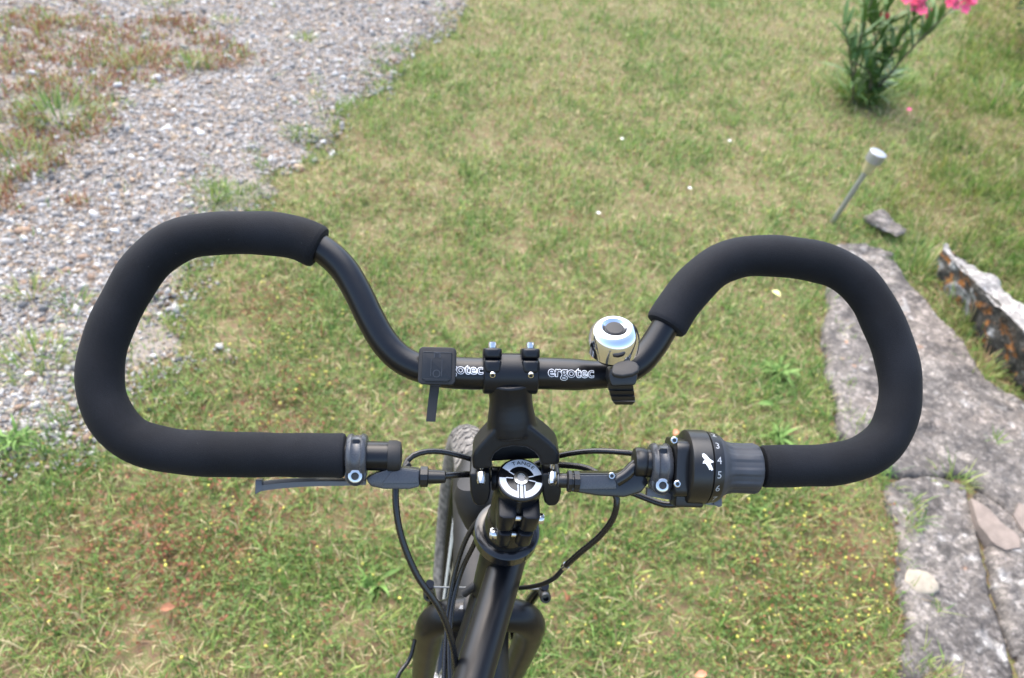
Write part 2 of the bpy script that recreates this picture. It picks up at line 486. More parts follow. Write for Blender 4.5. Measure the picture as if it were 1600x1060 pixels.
PAL = np.array([(.072, .155, .030), (.140, .236, .050), (.245, .295, .078), (.42, .355, .195), (.25, .165, .088), (.22, .078, .034)])
def pick(n, w):
    w = np.asarray(w, float); w = w / w.sum(1, keepdims=True)
    c = np.cumsum(w, 1); r = rng.random((n, 1))
    return (r > c).sum(1).clip(0, len(PAL) - 1)

# bare or lush spots seen in the lawn (pixel, radius in px, strength)
def spots(x, y, lst):
    s = np.zeros(len(x))
    for px, py, r, a in lst:
        c = hit(px, py)[:2]; rw = np.linalg.norm(hit(px + r, py)[:2] - c)
        s += a * np.exp(-((x - c[0]) ** 2 + (y - c[1]) ** 2) / rw ** 2)
    return s
BARE = [(215, 1000, 38, 1.2), (755, 212, 30, 1.1), (990, 330, 22, .7), (690, 300, 22, .7), (1210, 225, 40, .6), (560, 990, 40, .6), (1290, 300, 40, .4), (860, 232, 26, .9), (880, 340, 20, .8), (800, 385, 25, .6), (835, 500, 20, .8), (1310, 20, 60, .3), (230, 1010, 40, .9), (540, 950, 45, .8), (880, 620, 35, .6), (1090, 970, 28, .8), (1120, 300, 60, .35), (1040, 320, 40, .3), (940, 380, 60, .2), (360, 520, 40, .5), (1140, 620, 35, .5)]
LUSH = [(1215, 590, 55, 1), (1210, 690, 45, .8), (650, 115, 50, .8), (330, 320, 40, .9), (585, 910, 60, .7), (30, 690, 50, .8), (880, 970, 40, .6), (1180, 790, 60, .7), (1380, 130, 60, .8), (300, 480, 40, .4), (990, 230, 60, .4), (1230, 480, 40, .5)]
REDS = [(240, 830, 110, 1.2), (430, 775, 60, 1.2), (330, 870, 60, 1.0), (120, 880, 70, .8), (1240, 950, 110, .6), (1330, 850, 60, .8), (420, 490, 60, 1.1), (250, 960, 55, 1.5), (880, 345, 25, 1.0), (770, 220, 22, .7), (860, 235, 25, .8), (600, 240, 50, .5), (700, 460, 60, .4), (810, 385, 24, .9), (440, 640, 90, .6), (560, 800, 90, .5), (1350, 900, 70, .35), (830, 540, 25, .5), (60, 900, 70, .5), (620, 300, 60, .3)]

x, y, d = scatter(44000)
n = len(x)
sp = sdist(x, y, PATH) + (fbm(x, y, .30, 21) - .5) * .46
ss = sdist(x, y, STONES) + (vn(x, y, .06, 31) - .5) * .10
dry = sdist(x, y, DRY) + (fbm(x, y, .3, 41) - .42) * .6
bare, lush, reds = spots(x, y, BARE), spots(x, y, LUSH), spots(x, y, REDS)
pn = fbm(x, y, .32, 51)                       # patches of straw
tn = vn(x, y, .075, 61)                       # tufts
keep = np.where(sp > .0, np.where(dry > 0, rng.random(n) < .85 * (tn > .22), rng.random(n) < np.clip(.75 - sp * 4.5, .012, .8) * (tn > .52)), True)
keep &= ss < .055 * (vn(x, y, .05, 33) > .5) + .005
keep &= rng.random(n) < np.clip(.30 + 1.15 * tn - bare * .9 + lush * .5, .12, 1)
x, y, d, sp, dry, bare, lush, reds, pn, tn, ss = (a[keep] for a in (x, y, d, sp, dry, bare, lush, reds, pn, tn, ss))
n = len(x)
# the rough bank beyond the stones: longer, tawny
BANK = world_poly([(1330, 330), (1400, 250), (1420, 130), (1480, 40), (1560, -110), (2100, -130), (2200, 700), (1620, 640), (1500, 470)])
bk = np.clip(sdist(x, y, BANK) / .25 + (fbm(x, y, .4, 71) - .4), 0, 1)
drn = np.clip((pn - .49) * 7.0 + (vn(x, y, .65, 54) - .5) * 1.3 + (vn(x, y, .055, 52) - .5) * 1.6 + (vn(x, y, .12, 53) - .5) * 1.2, -.9, 1.2) + bare * .5 - lush * .9 + bk * .25
wts = np.stack([1.0 + lush * 1.2 - drn * .6, 1.5 + lush * 1.5 - drn * .75, 1.1 + 0 * drn, .36 + drn * .62 + bk * .8, .26 + drn * .25 + reds * .5, .05 + reds * 1.9 + 2.2 * np.clip(fbm(x, y, .30, 55) - .60, 0, 1)], 1).clip(.02)
dm = dry > 0
wts[(sp > 0) & dm] = (.35, .45, .5, .35, 1.2, 3.4)
dp = (sp > 0) & dm
k = pick(n, wts)
col = PAL[k] * rng.uniform(.75, 1.3, (n, 1)) * rng.uniform(.92, 1.08, (n, 3))
L = rng.gamma(5, .0056, n) * (.7 + .6 * tn) * (1 + .35 * lush) * (1 + 1.3 * bk) * np.where(k >= 3, .95, 1)
L = np.where(dp, L * 1.15, L).clip(.012, .12)
W = rng.uniform(.0012, .0028, n) * (d / 1.7) ** .55 * np.where(dp, 1.5, 1) * np.where(k >= 3, .75, 1.0)
lean = np.abs(rng.normal(.75, .42, n)); lean = np.where((k >= 3) & ~dp, lean + .35, lean).clip(0, 1.5)
az = rng.uniform(0, 2 * np.pi, n)
az = np.where(bk > .5, rng.normal(-2.2, .8, n), az)
curl = rng.uniform(-.1, .75, n)
curl = np.minimum(curl, 1.68 - lean)
parts = [blade_mesh(x, y, ground_z(x, y) - .002 + np.where(sp > 0, .006, 0) + np.clip(sdist(x, y, STONES) * .6, 0, .024), L, W, az, lean, curl, rng.uniform(-.7, .7, n), col, col * rng.uniform(.95, 1.35, (n, 1)))]
# coarser, longer blades in loose clumps
x, y, d = scatter(5200)
n = len(x)
cl = vn(x, y, .10, 57) * .6 + vn(x, y, .38, 58) * .4
kk = (sdist(x, y, STONES) < .0) & (sdist(x, y, PATH) + (fbm(x, y, .30, 21) - .5) * .46 < -.02) & (rng.random(n) < np.clip((cl - .42) * 3.2, .05, 1) * np.clip(1 - spots(x, y, REDS) * .8 - spots(x, y, BARE) * .8, .08, 1))
x, y, d, cl = x[kk], y[kk], d[kk], cl[kk]; n = len(x)
k = pick(n, np.stack([.6 + 0 * x, 1.3 + 0 * x, 1.7 + 0 * x, .8 + 0 * x, .2 + 0 * x, .06 + 0 * x], 1))
col = PAL[k] * rng.uniform(.85, 1.3, (n, 1))
lean = np.abs(rng.normal(.65, .35, n)).clip(0, 1.35)
parts.append(blade_mesh(x, y, ground_z(x, y) - .002, rng.uniform(.028, .070, n), rng.uniform(.0020, .0040, n) * (d / 1.7) ** .4, rng.uniform(0, 6.283, n), lean, np.minimum(rng.uniform(.1, .8, n), 1.65 - lean), rng.uniform(-.5, .5, n), col, col * rng.uniform(1.0, 1.3, (n, 1))))
# dead thatch lying flat
x, y, d = scatter(2400)
n = len(x)
sp = sdist(x, y, PATH) + (fbm(x, y, .22, 21) - .5) * .3
kk = (sdist(x, y, STONES) < .01) & ((sp < .02) | ((rng.random(n) < .4) & (sdist(x, y, DRY) > 0)))
x, y, d = x[kk], y[kk], d[kk]; n = len(x)
reds = spots(x, y, REDS)
k = pick(n, np.stack([0 * x, 0 * x, .1 + 0 * x, 1.5 + 0 * x, .7 + 0 * x, .15 + reds], 1))
col = PAL[k] * rng.uniform(.75, 1.35, (n, 1))
parts.append(blade_mesh(x, y, ground_z(x, y) + rng.uniform(.002, .018, n), rng.uniform(.012, .045, n), rng.uniform(.001, .002, n) * (d / 1.7) ** .5, rng.uniform(0, 6.283, n), rng.uniform(1.25, 1.6, n), rng.uniform(-.15, .15, n), rng.uniform(-.5, .5, n), col, col * 1.1))
V, Lp, S, Cc = merge(parts)
o = big_mesh('grass', V, Lp, S, M['plant'], Cc)
tag(o, 'short patchy lawn grass, green mixed with straw', 'grass', kind='stuff')

# low leafy weeds: small rounded leaves, three or so to a stalk
def leaflets(x, y, z, size, col):
    n = len(x)
    az = rng.uniform(0, 6.283, n); tilt = rng.uniform(-.6, .6, n); tilt2 = rng.uniform(-.5, .5, n)
    u = np.stack([np.cos(az) * np.cos(tilt), np.sin(az) * np.cos(tilt), np.sin(tilt)], 1)
    v = np.stack([-np.sin(az) * np.cos(tilt2), np.cos(az) * np.cos(tilt2), np.sin(tilt2)], 1)
    p = np.stack([x, y, z], 1); s = size[:, None]
    sh = [(-1, 0), (-.35, -.62), (.5, -.6), (1, 0), (.5, .6), (-.35, .62)]
    V = np.stack([p + u * s * a + v * s * b * .85 for a, b in sh], 1)
    V[:, [1, 2, 4, 5], 2] += size[:, None] * .25
    b = np.arange(n)[:, None] * 6
    Lp = np.concatenate([b + np.array([0, 1, 2, 3]), b + np.array([0, 3, 4, 5])], 1).ravel()
    return V.reshape(-1, 3), Lp, np.full(2 * n, 4), np.repeat(col, 6, 0)
x, y, d = scatter(4200)
sp = sdist(x, y, PATH); n = len(x)
WEEDY = [(1330, 860, 120, 1), (1280, 1000, 150, 1), (1150, 850, 140, .5), (240, 850, 200, .9), (420, 640, 120, .9), (560, 520, 150, .5), (950, 880, 100, .4), (480, 480, 100, .6), (640, 330, 150, .3), (480, 900, 150, .5)]
wd = spots(x, y, WEEDY) + .12
kk = (sp < -.03) & (sdist(x, y, STONES) < -.005) & (rng.random(n) < wd * (vn(x, y, .09, 81) + .15)) & (d < 3.4)
x, y, d = x[kk], y[kk], d[kk]
x = np.repeat(x, 5) + rng.normal(0, .009, 5 * len(x)); y = np.repeat(y, 5) + rng.normal(0, .009, len(x)); n = len(x)
reds = spots(x, y, REDS)
c1 = np.array([(.095, .155, .035), (.15, .19, .05), (.19, .13, .045), (.20, .078, .034)])
wk = np.stack([1 + 0 * x, 1 + 0 * x, .5 + 0 * x, .10 + reds * 1.3], 1); wk /= wk.sum(1, keepdims=True)
k = (rng.random((n, 1)) > np.cumsum(wk, 1)).sum(1).clip(0, 3)
col = c1[k] * rng.uniform(.75, 1.3, (n, 1))
o = big_mesh('low_weeds', *leaflets(x, y, ground_z(x, y) + rng.uniform(.008, .032, n), rng.uniform(.0025, .0062, n), col)[:3], M['plant'], None)
a = o.data.attributes.new('col', 'FLOAT_COLOR', 'POINT'); cc = np.ones((6 * n, 4), np.float32); cc[:, :3] = np.repeat(col, 6, 0); a.data.foreach_set('color', cc.ravel())
tag(o, 'small leafy weeds creeping through the lawn', 'weeds', kind='stuff')

# yellow medick flowers: little round heads
ICO = [(0, 0, -1), (.72, -.53, -.45), (-.28, -.85, -.45), (-.89, 0, -.45), (-.28, .85, -.45), (.72, .53, -.45), (.28, -.85, .45), (-.72, -.53, .45), (-.72, .53, .45), (.28, .85, .45), (.89, 0, .45), (0, 0, 1)]
ICF = np.array([(0, 1, 2), (1, 0, 5), (0, 2, 3), (0, 3, 4), (0, 4, 5), (1, 5, 10), (2, 1, 6), (3, 2, 7), (4, 3, 8), (5, 4, 9), (1, 10, 6), (2, 6, 7), (3, 7, 8), (4, 8, 9), (5, 9, 10), (6, 10, 11), (7, 6, 11), (8, 7, 11), (9, 8, 11), (10, 9, 11)])
def pebbles(x, y, z, s, flat, jit):
    n = len(x)
    B = np.array(ICO)[None] * (1 + rng.uniform(-jit, jit, (n, 12, 1)))
    B = B * np.stack([s * rng.uniform(.8, 1.35, n), s * rng.uniform(.6, 1.0, n), s * flat], 1)[:, None]
    q = rng.normal(0, 1, (n, 4)); q[:, 1:3] *= .28; q /= np.linalg.norm(q, axis=1)[:, None]
    a, b, c, d_ = q.T
    Rm = np.stack([1 - 2 * (c * c + d_ * d_), 2 * (b * c - a * d_), 2 * (b * d_ + a * c), 2 * (b * c + a * d_), 1 - 2 * (b * b + d_ * d_), 2 * (c * d_ - a * b), 2 * (b * d_ - a * c), 2 * (c * d_ + a * b), 1 - 2 * (b * b + c * c)], 1).reshape(n, 3, 3)
    V = np.einsum('nij,nkj->nki', Rm, B) + np.stack([x, y, z], 1)[:, None]
    Lp = (np.arange(n)[:, None, None] * 12 + ICF[None]).ravel()
    return V.reshape(-1, 3), Lp, np.full(20 * n, 3)
x, y, d = scatter(1300, .5)
YEL = [(1340, 880, 100, 1.5), (1290, 1010, 130, .9), (1180, 840, 160, .35), (430, 620, 90, .8), (1000, 800, 200, .16), (560, 560, 200, .16), (880, 840, 90, .2), (330, 830, 90, .3), (960, 950, 80, .25), (520, 460, 80, .3), (470, 560, 60, .5)]
kk = (sdist(x, y, PATH) < -.05) & (sdist(x, y, STONES) < -.01) & (rng.random(len(x)) < spots(x, y, YEL) * .8 + .05)
x, y = x[kk], y[kk]; n = len(x)
o = big_mesh('yellow_flowers', *pebbles(x, y, ground_z(x, y) + rng.uniform(.018, .038, n), rng.uniform(.0022, .0042, n), rng.uniform(.6, 1, n), .15), M['ypetal'])
tag(o, 'tiny yellow flower heads dotted through the lawn', 'flowers', kind='stuff')

# gravel: pebbles with eight or twenty faces, packed over the bed
OCT = [(1, 0, .1), (0, 1, -.1), (-1, 0, .15), (0, -1, 0), (.1, .05, 1), (0, 0, -1)]
OCF = np.array([(0, 1, 4), (1, 2, 4), (2, 3, 4), (3, 0, 4), (1, 0, 5), (2, 1, 5), (3, 2, 5), (0, 3, 5)])
def chips(x, y, z, s, flat, jit):
    n = len(x)
    a = rng.uniform(0, 6.283, n); ca, sa = np.cos(a)[:, None], np.sin(a)[:, None]
    Bv = np.array(OCT)[None] * (1 + rng.uniform(-jit, jit, (n, 6, 1))) + rng.normal(0, .14, (n, 6, 3))
    Bv = Bv * np.stack([s * rng.uniform(.9, 1.5, n), s * rng.uniform(.7, 1.1, n), s * flat], 1)[:, None]
    V = np.stack([Bv[..., 0] * ca - Bv[..., 1] * sa, Bv[..., 0] * sa + Bv[..., 1] * ca, Bv[..., 2] + Bv[..., 0] * rng.normal(0, .25, (n, 1))], -1) + np.stack([x, y, z], 1)[:, None]
    return V.reshape(-1, 3), (np.arange(n)[:, None, None] * 6 + OCF[None]).ravel(), np.full(8 * n, 3)
GP = np.array([(.235, .224, .21), (.165, .158, .152), (.31, .295, .275), (.45, .435, .415), (.30, .225, .15), (.215, .145, .098), (.075, .074, .075), (.315, .265, .205)])
GW = [.20, .13, .20, .13, .11, .08, .05, .10]
def gravel_spots(dens, med, sig, lo, hi):
    x, y, d = scatter(dens, 1.25, 2.2)
    sp = sdist(x, y, PATH) + (fbm(x, y, .30, 21) - .5) * .46
    dry = sdist(x, y, DRY) + (fbm(x, y, .3, 41) - .42) * .6
    pr = np.clip(.35 + sp * 5, 0, 1) * np.where(dry > 0, .35, 1)
    k = (sp > -.07) & (rng.random(len(x)) < pr)
    x, y, d = x[k], y[k], d[k]
    s_ = np.exp(rng.normal(math.log(med), sig, len(x))).clip(lo, hi) * (d / 2.2) ** .25
    return x, y, s_, GP[rng.choice(8, len(x), p=GW)] * rng.uniform(.75, 1.2, (len(x), 1))
x, y, s, gc = gravel_spots(28000, .0042, .25, .0027, .0065)
V1 = chips(x, y, ground_z(x, y) + .006 + s * .2, s, rng.uniform(.45, .8, len(x)), .2)
x2, y2, s2, gc2 = gravel_spots(4300, .0074, .34, .0055, .019)
V2 = pebbles(x2, y2, ground_z(x2, y2) + .005 + s2 * .2, s2, rng.uniform(.40, .7, len(x2)), .2)
Vg, Lg, Sg, Cg = merge([(*V1, np.repeat(gc, 6, 0)), (*V2, np.repeat(gc2, 12, 0))])
o = big_mesh('gravel', Vg, Lg, Sg, M['pebble'], Cg)
tag(o, 'loose mixed grey, white and tan gravel stones', 'gravel', kind='stuff')
print('gravel', len(x), len(x2))

# ================================================================== STONE LEDGE
def smooth01(t):
    t = np.clip(t, 0, 1); return t * t * (3 - 2 * t)
SP = [np.array(c) for c in ((.128, .114, .101), (.092, .083, .075), (.168, .150, .131), (.055, .050, .046), (.27, .258, .24), (.32, .12, .03), (.145, .125, .108))]
def stone_colour(x, y, z, seed, rust=0.0):
    c = SP[0][None] * np.ones((len(x), 1))
    def mix(c, b, f): return c * (1 - f[:, None]) + b[None] * f[:, None]
    yy = y + z * .9
    c = mix(c, SP[1], smooth01((fbm(x, yy, .16, seed) - .45) * 6))
    c = mix(c, SP[2], smooth01((fbm(x, yy, .11, seed + 4) - .55) * 8))
    c = mix(c, SP[6], smooth01((fbm(x, yy, .22, seed + 6) - .56) * 8))
    c = mix(c, SP[3], smooth01((fbm(x, yy, .06, seed + 8) - .60) * 9) * .8)
    c = mix(c, SP[4], smooth01((vn(x, yy, .022, seed + 11) * .75 + fbm(x, yy, .15, seed + 12) * .5 - .86) * 9) * .7)
    c = mix(c, SP[5], smooth01((vn(x, yy, .028, seed + 15) + fbm(x, yy, .3, seed + 16) * .35 - 1.15 + rust * .2) * 14) * .8)
    return c * (.85 + .3 * rng.random((len(x), 1)))

def slab(name, px, top, label, seed, rough=.018, edge=.018, step=.007, tilt=(0, 0)):
    P = world_poly(px, top)
    x0, y0 = P.min(0) - .03; x1, y1 = P.max(0) + .03
    X, Y = np.meshgrid(np.arange(x0, x1, step), np.arange(y0, y1, step))
    nz = (vn(X, Y, .11, seed) - .5) * .022 + (vn(X, Y, .02, seed + 1) - .5) * .006
    sd = sdist(X, Y, P) + nz
    Z = top - .016 * (1 - smooth01(sd / edge)) ** 2 + (fbm(X, Y, .30, seed + 2) - .5) * rough * 1.5 + (vn(X, Y, .03, seed + 5) - .5) * .004 + (vn(X, Y, .014, seed + 6) - .5) * .004
    # pits and little fracture steps
    Z -= .006 * smooth01((vn(X, Y, .05, seed + 7) - .74) * 9)
    st = fbm(X, Y, .35, seed + 8) * 5
    Z += (np.floor(st) * .003 - .006)
    ny, nx = X.shape
    ii, jj = np.meshgrid(np.arange(nx - 1), np.arange(ny - 1))
    q = (jj * nx + ii).ravel(); sdf = sd.ravel()
    q = q[(sdf[q] > 0) & (sdf[q + 1] > 0) & (sdf[q + nx] > 0) & (sdf[q + nx + 1] > 0)]
    quads = np.stack([q, q + 1, q + nx + 1, q + nx], 1)
    used, inv = np.unique(quads.ravel(), return_inverse=True)
    V = np.stack([X.ravel(), Y.ravel(), Z.ravel()], 1)[used]
    quads = inv.reshape(-1, 4)
    # skirt
    e = np.concatenate([quads[:, [0, 1]], quads[:, [1, 2]], quads[:, [2, 3]], quads[:, [3, 0]]])
    key = np.sort(e, 1); key = key[:, 0].astype(np.int64) * 10 ** 7 + key[:, 1]
    u, idx, cnt = np.unique(key, return_index=True, return_counts=True)
    be = e[idx[cnt == 1]]
    bv = np.unique(be); low = {int(b): len(V) + i for i, b in enumerate(bv)}
    lowv = V[bv].copy(); lowv[:, 2] = -.10
    sk = np.array([(b, a, low[int(a)], low[int(b)]) for a, b in be])
    V = np.vstack([V, lowv]); F_ = np.vstack([quads, sk])
    o = big_mesh(name, V, F_.ravel(), np.full(len(F_), 4), M['stone'], stone_colour(V[:, 0], V[:, 1], V[:, 2], seed + 20))
    return tag(o, label, 'stone slab', 'rough stone slabs of the ledge')

slab('stone_slab', [(1306, 382), (1352, 376), (1402, 392), (1418, 430), (1440, 462), (1500, 522), (1545, 590), (1600, 628), (1690, 670), (1720, 800), (1600, 812), (1512, 742), (1470, 738), (1420, 742), (1385, 735), (1345, 705), (1312, 675), (1300, 600), (1290, 530), (1294, 450)], .034,
     'long grey lichened stone slab behind the right foam grip', 100, .022)
slab('stone_slab', [(1385, 752), (1420, 738), (1474, 741), (1512, 752), (1535, 835), (1554, 925), (1581, 1005), (1606, 1100), (1606, 1250), (1425, 1250), (1412, 1060), (1414, 1000), (1404, 930), (1402, 850)], .020,
     'lower grey slab beside the lawn that carries the cream oval stone', 140, .016)
slab('stone_slab', [(1517, 748), (1600, 814), (1704, 803), (1790, 1000), (1780, 1250), (1610, 1250), (1610, 1100), (1585, 1005), (1558, 925), (1540, 835)], .028,
     'grey slab in the lower right corner with beige patches', 180, .02)

def flat_stone(name, pxs, z, th, mat, label, cat, seed, dome=.35):
    P = world_poly(pxs, z)
    c = P.mean(0)
    rs = np.random.default_rng(seed)
    mb = MB()
    n = len(P)
    D = []
    for a, b in zip(P, np.roll(P, -1, 0)):
        D += [a, (a + b) / 2 + rs.normal(0, .0016, 2)]
    D = np.array(D); n = len(D)
    rings = [(1.0, -.03), (1.0, th * .3), (.93, th * .75), (.75, th), (.4, th * (1 + dome * .4))]
    vs = [(*(c + (p - c) * k), z + h + rs.normal(0, .0007)) for k, h in rings for p in D] + [(*c, z + th * (1 + dome * .5))]
    fs = [(i * n + j, i * n + (j + 1) % n, (i + 1) * n + (j + 1) % n, (i + 1) * n + j) for i in range(4) for j in range(n)]
    fs += [(4 * n + j, 4 * n + (j + 1) % n, 5 * n) for j in range(n)]
    o = mb.add(vs, fs).build(name, mat, None, 60)
    return tag(o, label, cat)
def ell(cx, cy, a, b, rot, n=12, j=.05):
    rs = np.random.default_rng(int(cx))
    out = []
    for t in np.linspace(0, 2 * np.pi, n, endpoint=False):
        k = 1 + rs.normal(0, j); u, v = a * k * math.cos(t), b * k * math.sin(t)
        out.append((cx + u * math.cos(rot) - v * math.sin(rot), cy + u * math.sin(rot) + v * math.cos(rot)))
    return out[::-1]
flat_stone('pebble', ell(1440, 911, 29, 18, .45), .022, .007, M['cream'], 'cream oval stone lying on the lower grey slab', 'stone', 5)
flat_stone('stone_chip', [(1517, 778), (1545, 795), (1570, 822), (1592, 838), (1594, 856), (1572, 860), (1548, 845), (1530, 822)][::-1], .0310, .0016, M['beige'], 'beige wedge of stone set in the corner slab', 'stone', 6)
flat_stone('stone_chip', [(1592, 785), (1625, 800), (1640, 840), (1600, 830), (1584, 805)][::-1], .0320, .0016, M['beige'], 'beige stone patch cut by the right edge of the picture', 'stone', 8)

def boulder(name, corners_lo, corners_hi, seed, label, cuts=12, amp=.02, rust=0.0):
    """block from four ground corners and four top corners, subdivided and roughened"""
    bm = bmesh.new()
    lo = [bm.verts.new(p) for p in corners_lo]; hi = [bm.verts.new(p) for p in corners_hi]
    bm.faces.new(lo[::-1]); bm.faces.new(hi)
    for i in range(4): bm.faces.new((lo[i], lo[(i + 1) % 4], hi[(i + 1) % 4], hi[i]))
    bmesh.ops.subdivide_edges(bm, edges=bm.edges[:], cuts=cuts, use_grid_fill=True)
    for _ in range(2): bmesh.ops.smooth_vert(bm, verts=bm.verts[:], factor=.5, use_axis_x=True, use_axis_y=True, use_axis_z=True)
    bmesh.ops.recalc_face_normals(bm, faces=bm.faces)
    bm.normal_update()
    co = np.array([v.co for v in bm.verts]); no = np.array([v.normal for v in bm.verts])
    dsp = (fbm(co[:, 0] + co[:, 2] * .7, co[:, 1] - co[:, 2], .12, seed) - .5) * amp * 3 + (vn(co[:, 0] + co[:, 2], co[:, 1] + co[:, 2] * .6, .03, seed + 3) - .5) * amp
    co = co + no * dsp[:, None]
    bm.verts.index_update()
    fs = [[v.index for v in f.verts] for f in bm.faces]; bm.free()
    o = big_mesh(name, co, np.concatenate(fs), np.array([len(f) for f in fs]), M['stone'])
    c = stone_colour(co[:, 0], co[:, 1], co[:, 2], seed + 9)
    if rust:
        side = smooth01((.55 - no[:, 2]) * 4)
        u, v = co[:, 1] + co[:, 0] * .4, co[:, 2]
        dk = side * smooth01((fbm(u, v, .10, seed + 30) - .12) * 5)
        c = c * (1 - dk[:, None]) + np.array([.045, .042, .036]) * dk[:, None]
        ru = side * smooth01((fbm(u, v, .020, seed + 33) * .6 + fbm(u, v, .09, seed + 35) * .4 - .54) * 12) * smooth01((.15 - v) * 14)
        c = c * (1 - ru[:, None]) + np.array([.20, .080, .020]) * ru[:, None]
        gl = side * smooth01((vn(u, v, .04, seed + 37) - .72) * 9)
        c = c * (1 - gl[:, None]) + np.array([.20, .20, .195]) * gl[:, None]
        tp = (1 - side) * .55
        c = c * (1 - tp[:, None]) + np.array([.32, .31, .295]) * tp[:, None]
    a = o.data.attributes.new('col', 'FLOAT_COLOR', 'POINT'); cc = np.ones((len(co), 4), np.float32); cc[:, :3] = c; a.data.foreach_set('color', cc.ravel())
    return tag(o, label, 'stone')

a0, a1 = hit(1478, 452, 0), hit(1640, 655, 0)
t0, t1 = hit(1472, 388, .10), hit(1672, 590, .20)
u0, u1 = hit(1479, 382, .10), hit(1690, 548, .20)
bk0, bk1 = u0.copy(), u1.copy(); bk0[2] = bk1[2] = -.05; a0[2] = a1[2] = -.05
boulder('kerb_stone', [a0, a1, bk1, bk0], [t0, t1, u1, u0], 300, 'long tilted pale stone with a rust-lichened dark side face', 58, .014, 1.0)
c = hit(1386, 352, .03)
rx, ry = np.array([.045, -.05, 0]), np.array([.03, .03, 0])
boulder('rock', [c - rx - ry, c + rx - ry, c + rx + ry, c - rx + ry], [c - rx * .8 - ry * .8 + (0, 0, .015), c + rx * .8 - ry * .8 + (0, 0, .005), c + rx * .7 + ry * .7 + (0, 0, .012), c - rx * .8 + ry * .7 + (0, 0, .02)], 340, 'small mottled rock in the grass below the solar lamp', 9, .014)

# ================================================================== PLANTS AND SMALL THINGS
def tuft(px, py, label, n=70, rad=.05, Lm=.055, cols=(0, 1, 2, 2), seed=0, z=0.0, cat='grass tuft', name='grass_tuft', wid=.0028, group='grass tufts sprouting from the gravel'):
    c = hit(px, py, z)
    r = np.random.default_rng(seed)
    a = r.uniform(0, 6.283, n); q = rad * np.sqrt(r.random(n)) * .75
    x, y = c[0] + np.cos(a) * q, c[1] + np.sin(a) * q
    ln = r.uniform(.5, 1.25, n) * Lm
    lean = (.25 + .9 * q / rad + r.normal(0, .2, n)).clip(0, 1.4)
    k = r.choice(cols, n)
    col = PAL[k] * r.uniform(.8, 1.25, (n, 1))
    dd = math.hypot(c[0], c[1], H)
    V, Lp, S, Cc = blade_mesh(x, y, ground_z(x, y) + z - .002, ln, r.uniform(.7, 1.3, n) * wid * (dd / 1.8) ** .5, a + r.normal(0, .5, n), lean, np.minimum(r.uniform(0, .6, n), 1.6 - lean), r.uniform(-.6, .6, n), col, col * 1.15)
    o = big_mesh(name, V, Lp, S, M['plant'], Cc)
    return tag(o, label, cat, group)
TUFTS = [
    (300, 108, 'round green grass tuft at the end of the reddish dry strip', 110, .075, .07, (0, 1, 2, 2, 3)),
    (398, 238, 'small bright green grass tuft alone in the gravel', 60, .04, .03, (1, 1, 2)),
    (205, 100, 'wide yellowish tuft in the middle of the reddish dry strip', 130, .11, .07, (1, 2, 2, 3, 5)),
    (240, 138, 'tiny green tuft in gravel under the reddish dry strip', 35, .035, .04, (1, 2)),
    (468, 215, 'spreading green tuft at the lawn side of the gravel', 90, .07, .05, (0, 1, 2)),
    (475, 64, 'green tuft among pale gravel near the top edge', 60, .06, .05, (1, 2, 2)),
    (500, 155, 'low dull tuft between gravel and lawn edge', 50, .05, .04, (1, 2, 3)),
    (340, 312, 'bushy tuft just above the left foam grip', 120, .08, .06, (0, 1, 2)),
    (48, 465, 'star-shaped green tuft left of the left grip', 70, .06, .06, (1, 2, 2, 3)),
    (60, 566, 'large loose tuft in gravel beside the left grip', 170, .10, .07, (1, 2, 2, 3)),
    (112, 480, 'smaller tuft touching the outside of the left grip', 60, .05, .055, (0, 1, 2)),
    (355, 38, 'thin yellowish tuft on the far gravel', 60, .07, .05, (2, 3, 1)),
    (255, 10, 'grass tuft cut by the top edge above the dry strip', 80, .09, .06, (1, 2, 3)),
    (185, 172, 'small tuft between dry patch and gravel', 50, .05, .045, (1, 2)),
    (90, 185, 'big spiky green tuft inside the brown dry patch', 200, .15, .10, (0, 1, 1, 2, 2)),
    (30, 262, 'dark green tuft at the left edge of the picture', 160, .13, .09, (0, 1, 2, 4)),
]
for i, (px, py, lb, n_, rd, ln, cs) in enumerate(TUFTS): tuft(px, py, lb, n_, rd, ln, cs, 400 + i)
tuft(1490, 752, 'small grass tuft growing from the crack between the slabs', 40, .05, .06, (1, 2), 450, .01, group='grass tufts on the stone ledge')
tuft(1555, 690, 'tiny green sprig growing on the long slab', 16, .02, .03, (1, 1, 2), 451, .05, group='grass tufts on the stone ledge')
tuft(1520, 500, 'long grass hanging over the hollow beside the tilted stone', 170, .12, .11, (0, 1, 2, 3, 4), 452, .0, group='grass tufts on the stone ledge')
tuft(1530, 575, 'dark grass at the foot of the rust-lichened stone face', 90, .07, .08, (0, 1, 2, 4), 453, .0, group='grass tufts on the stone ledge')
tuft(1440, 420, 'rough grass between the long slab and the tilted stone', 160, .12, .10, (0, 1, 2, 3), 454, .0, group='grass tufts on the stone ledge')

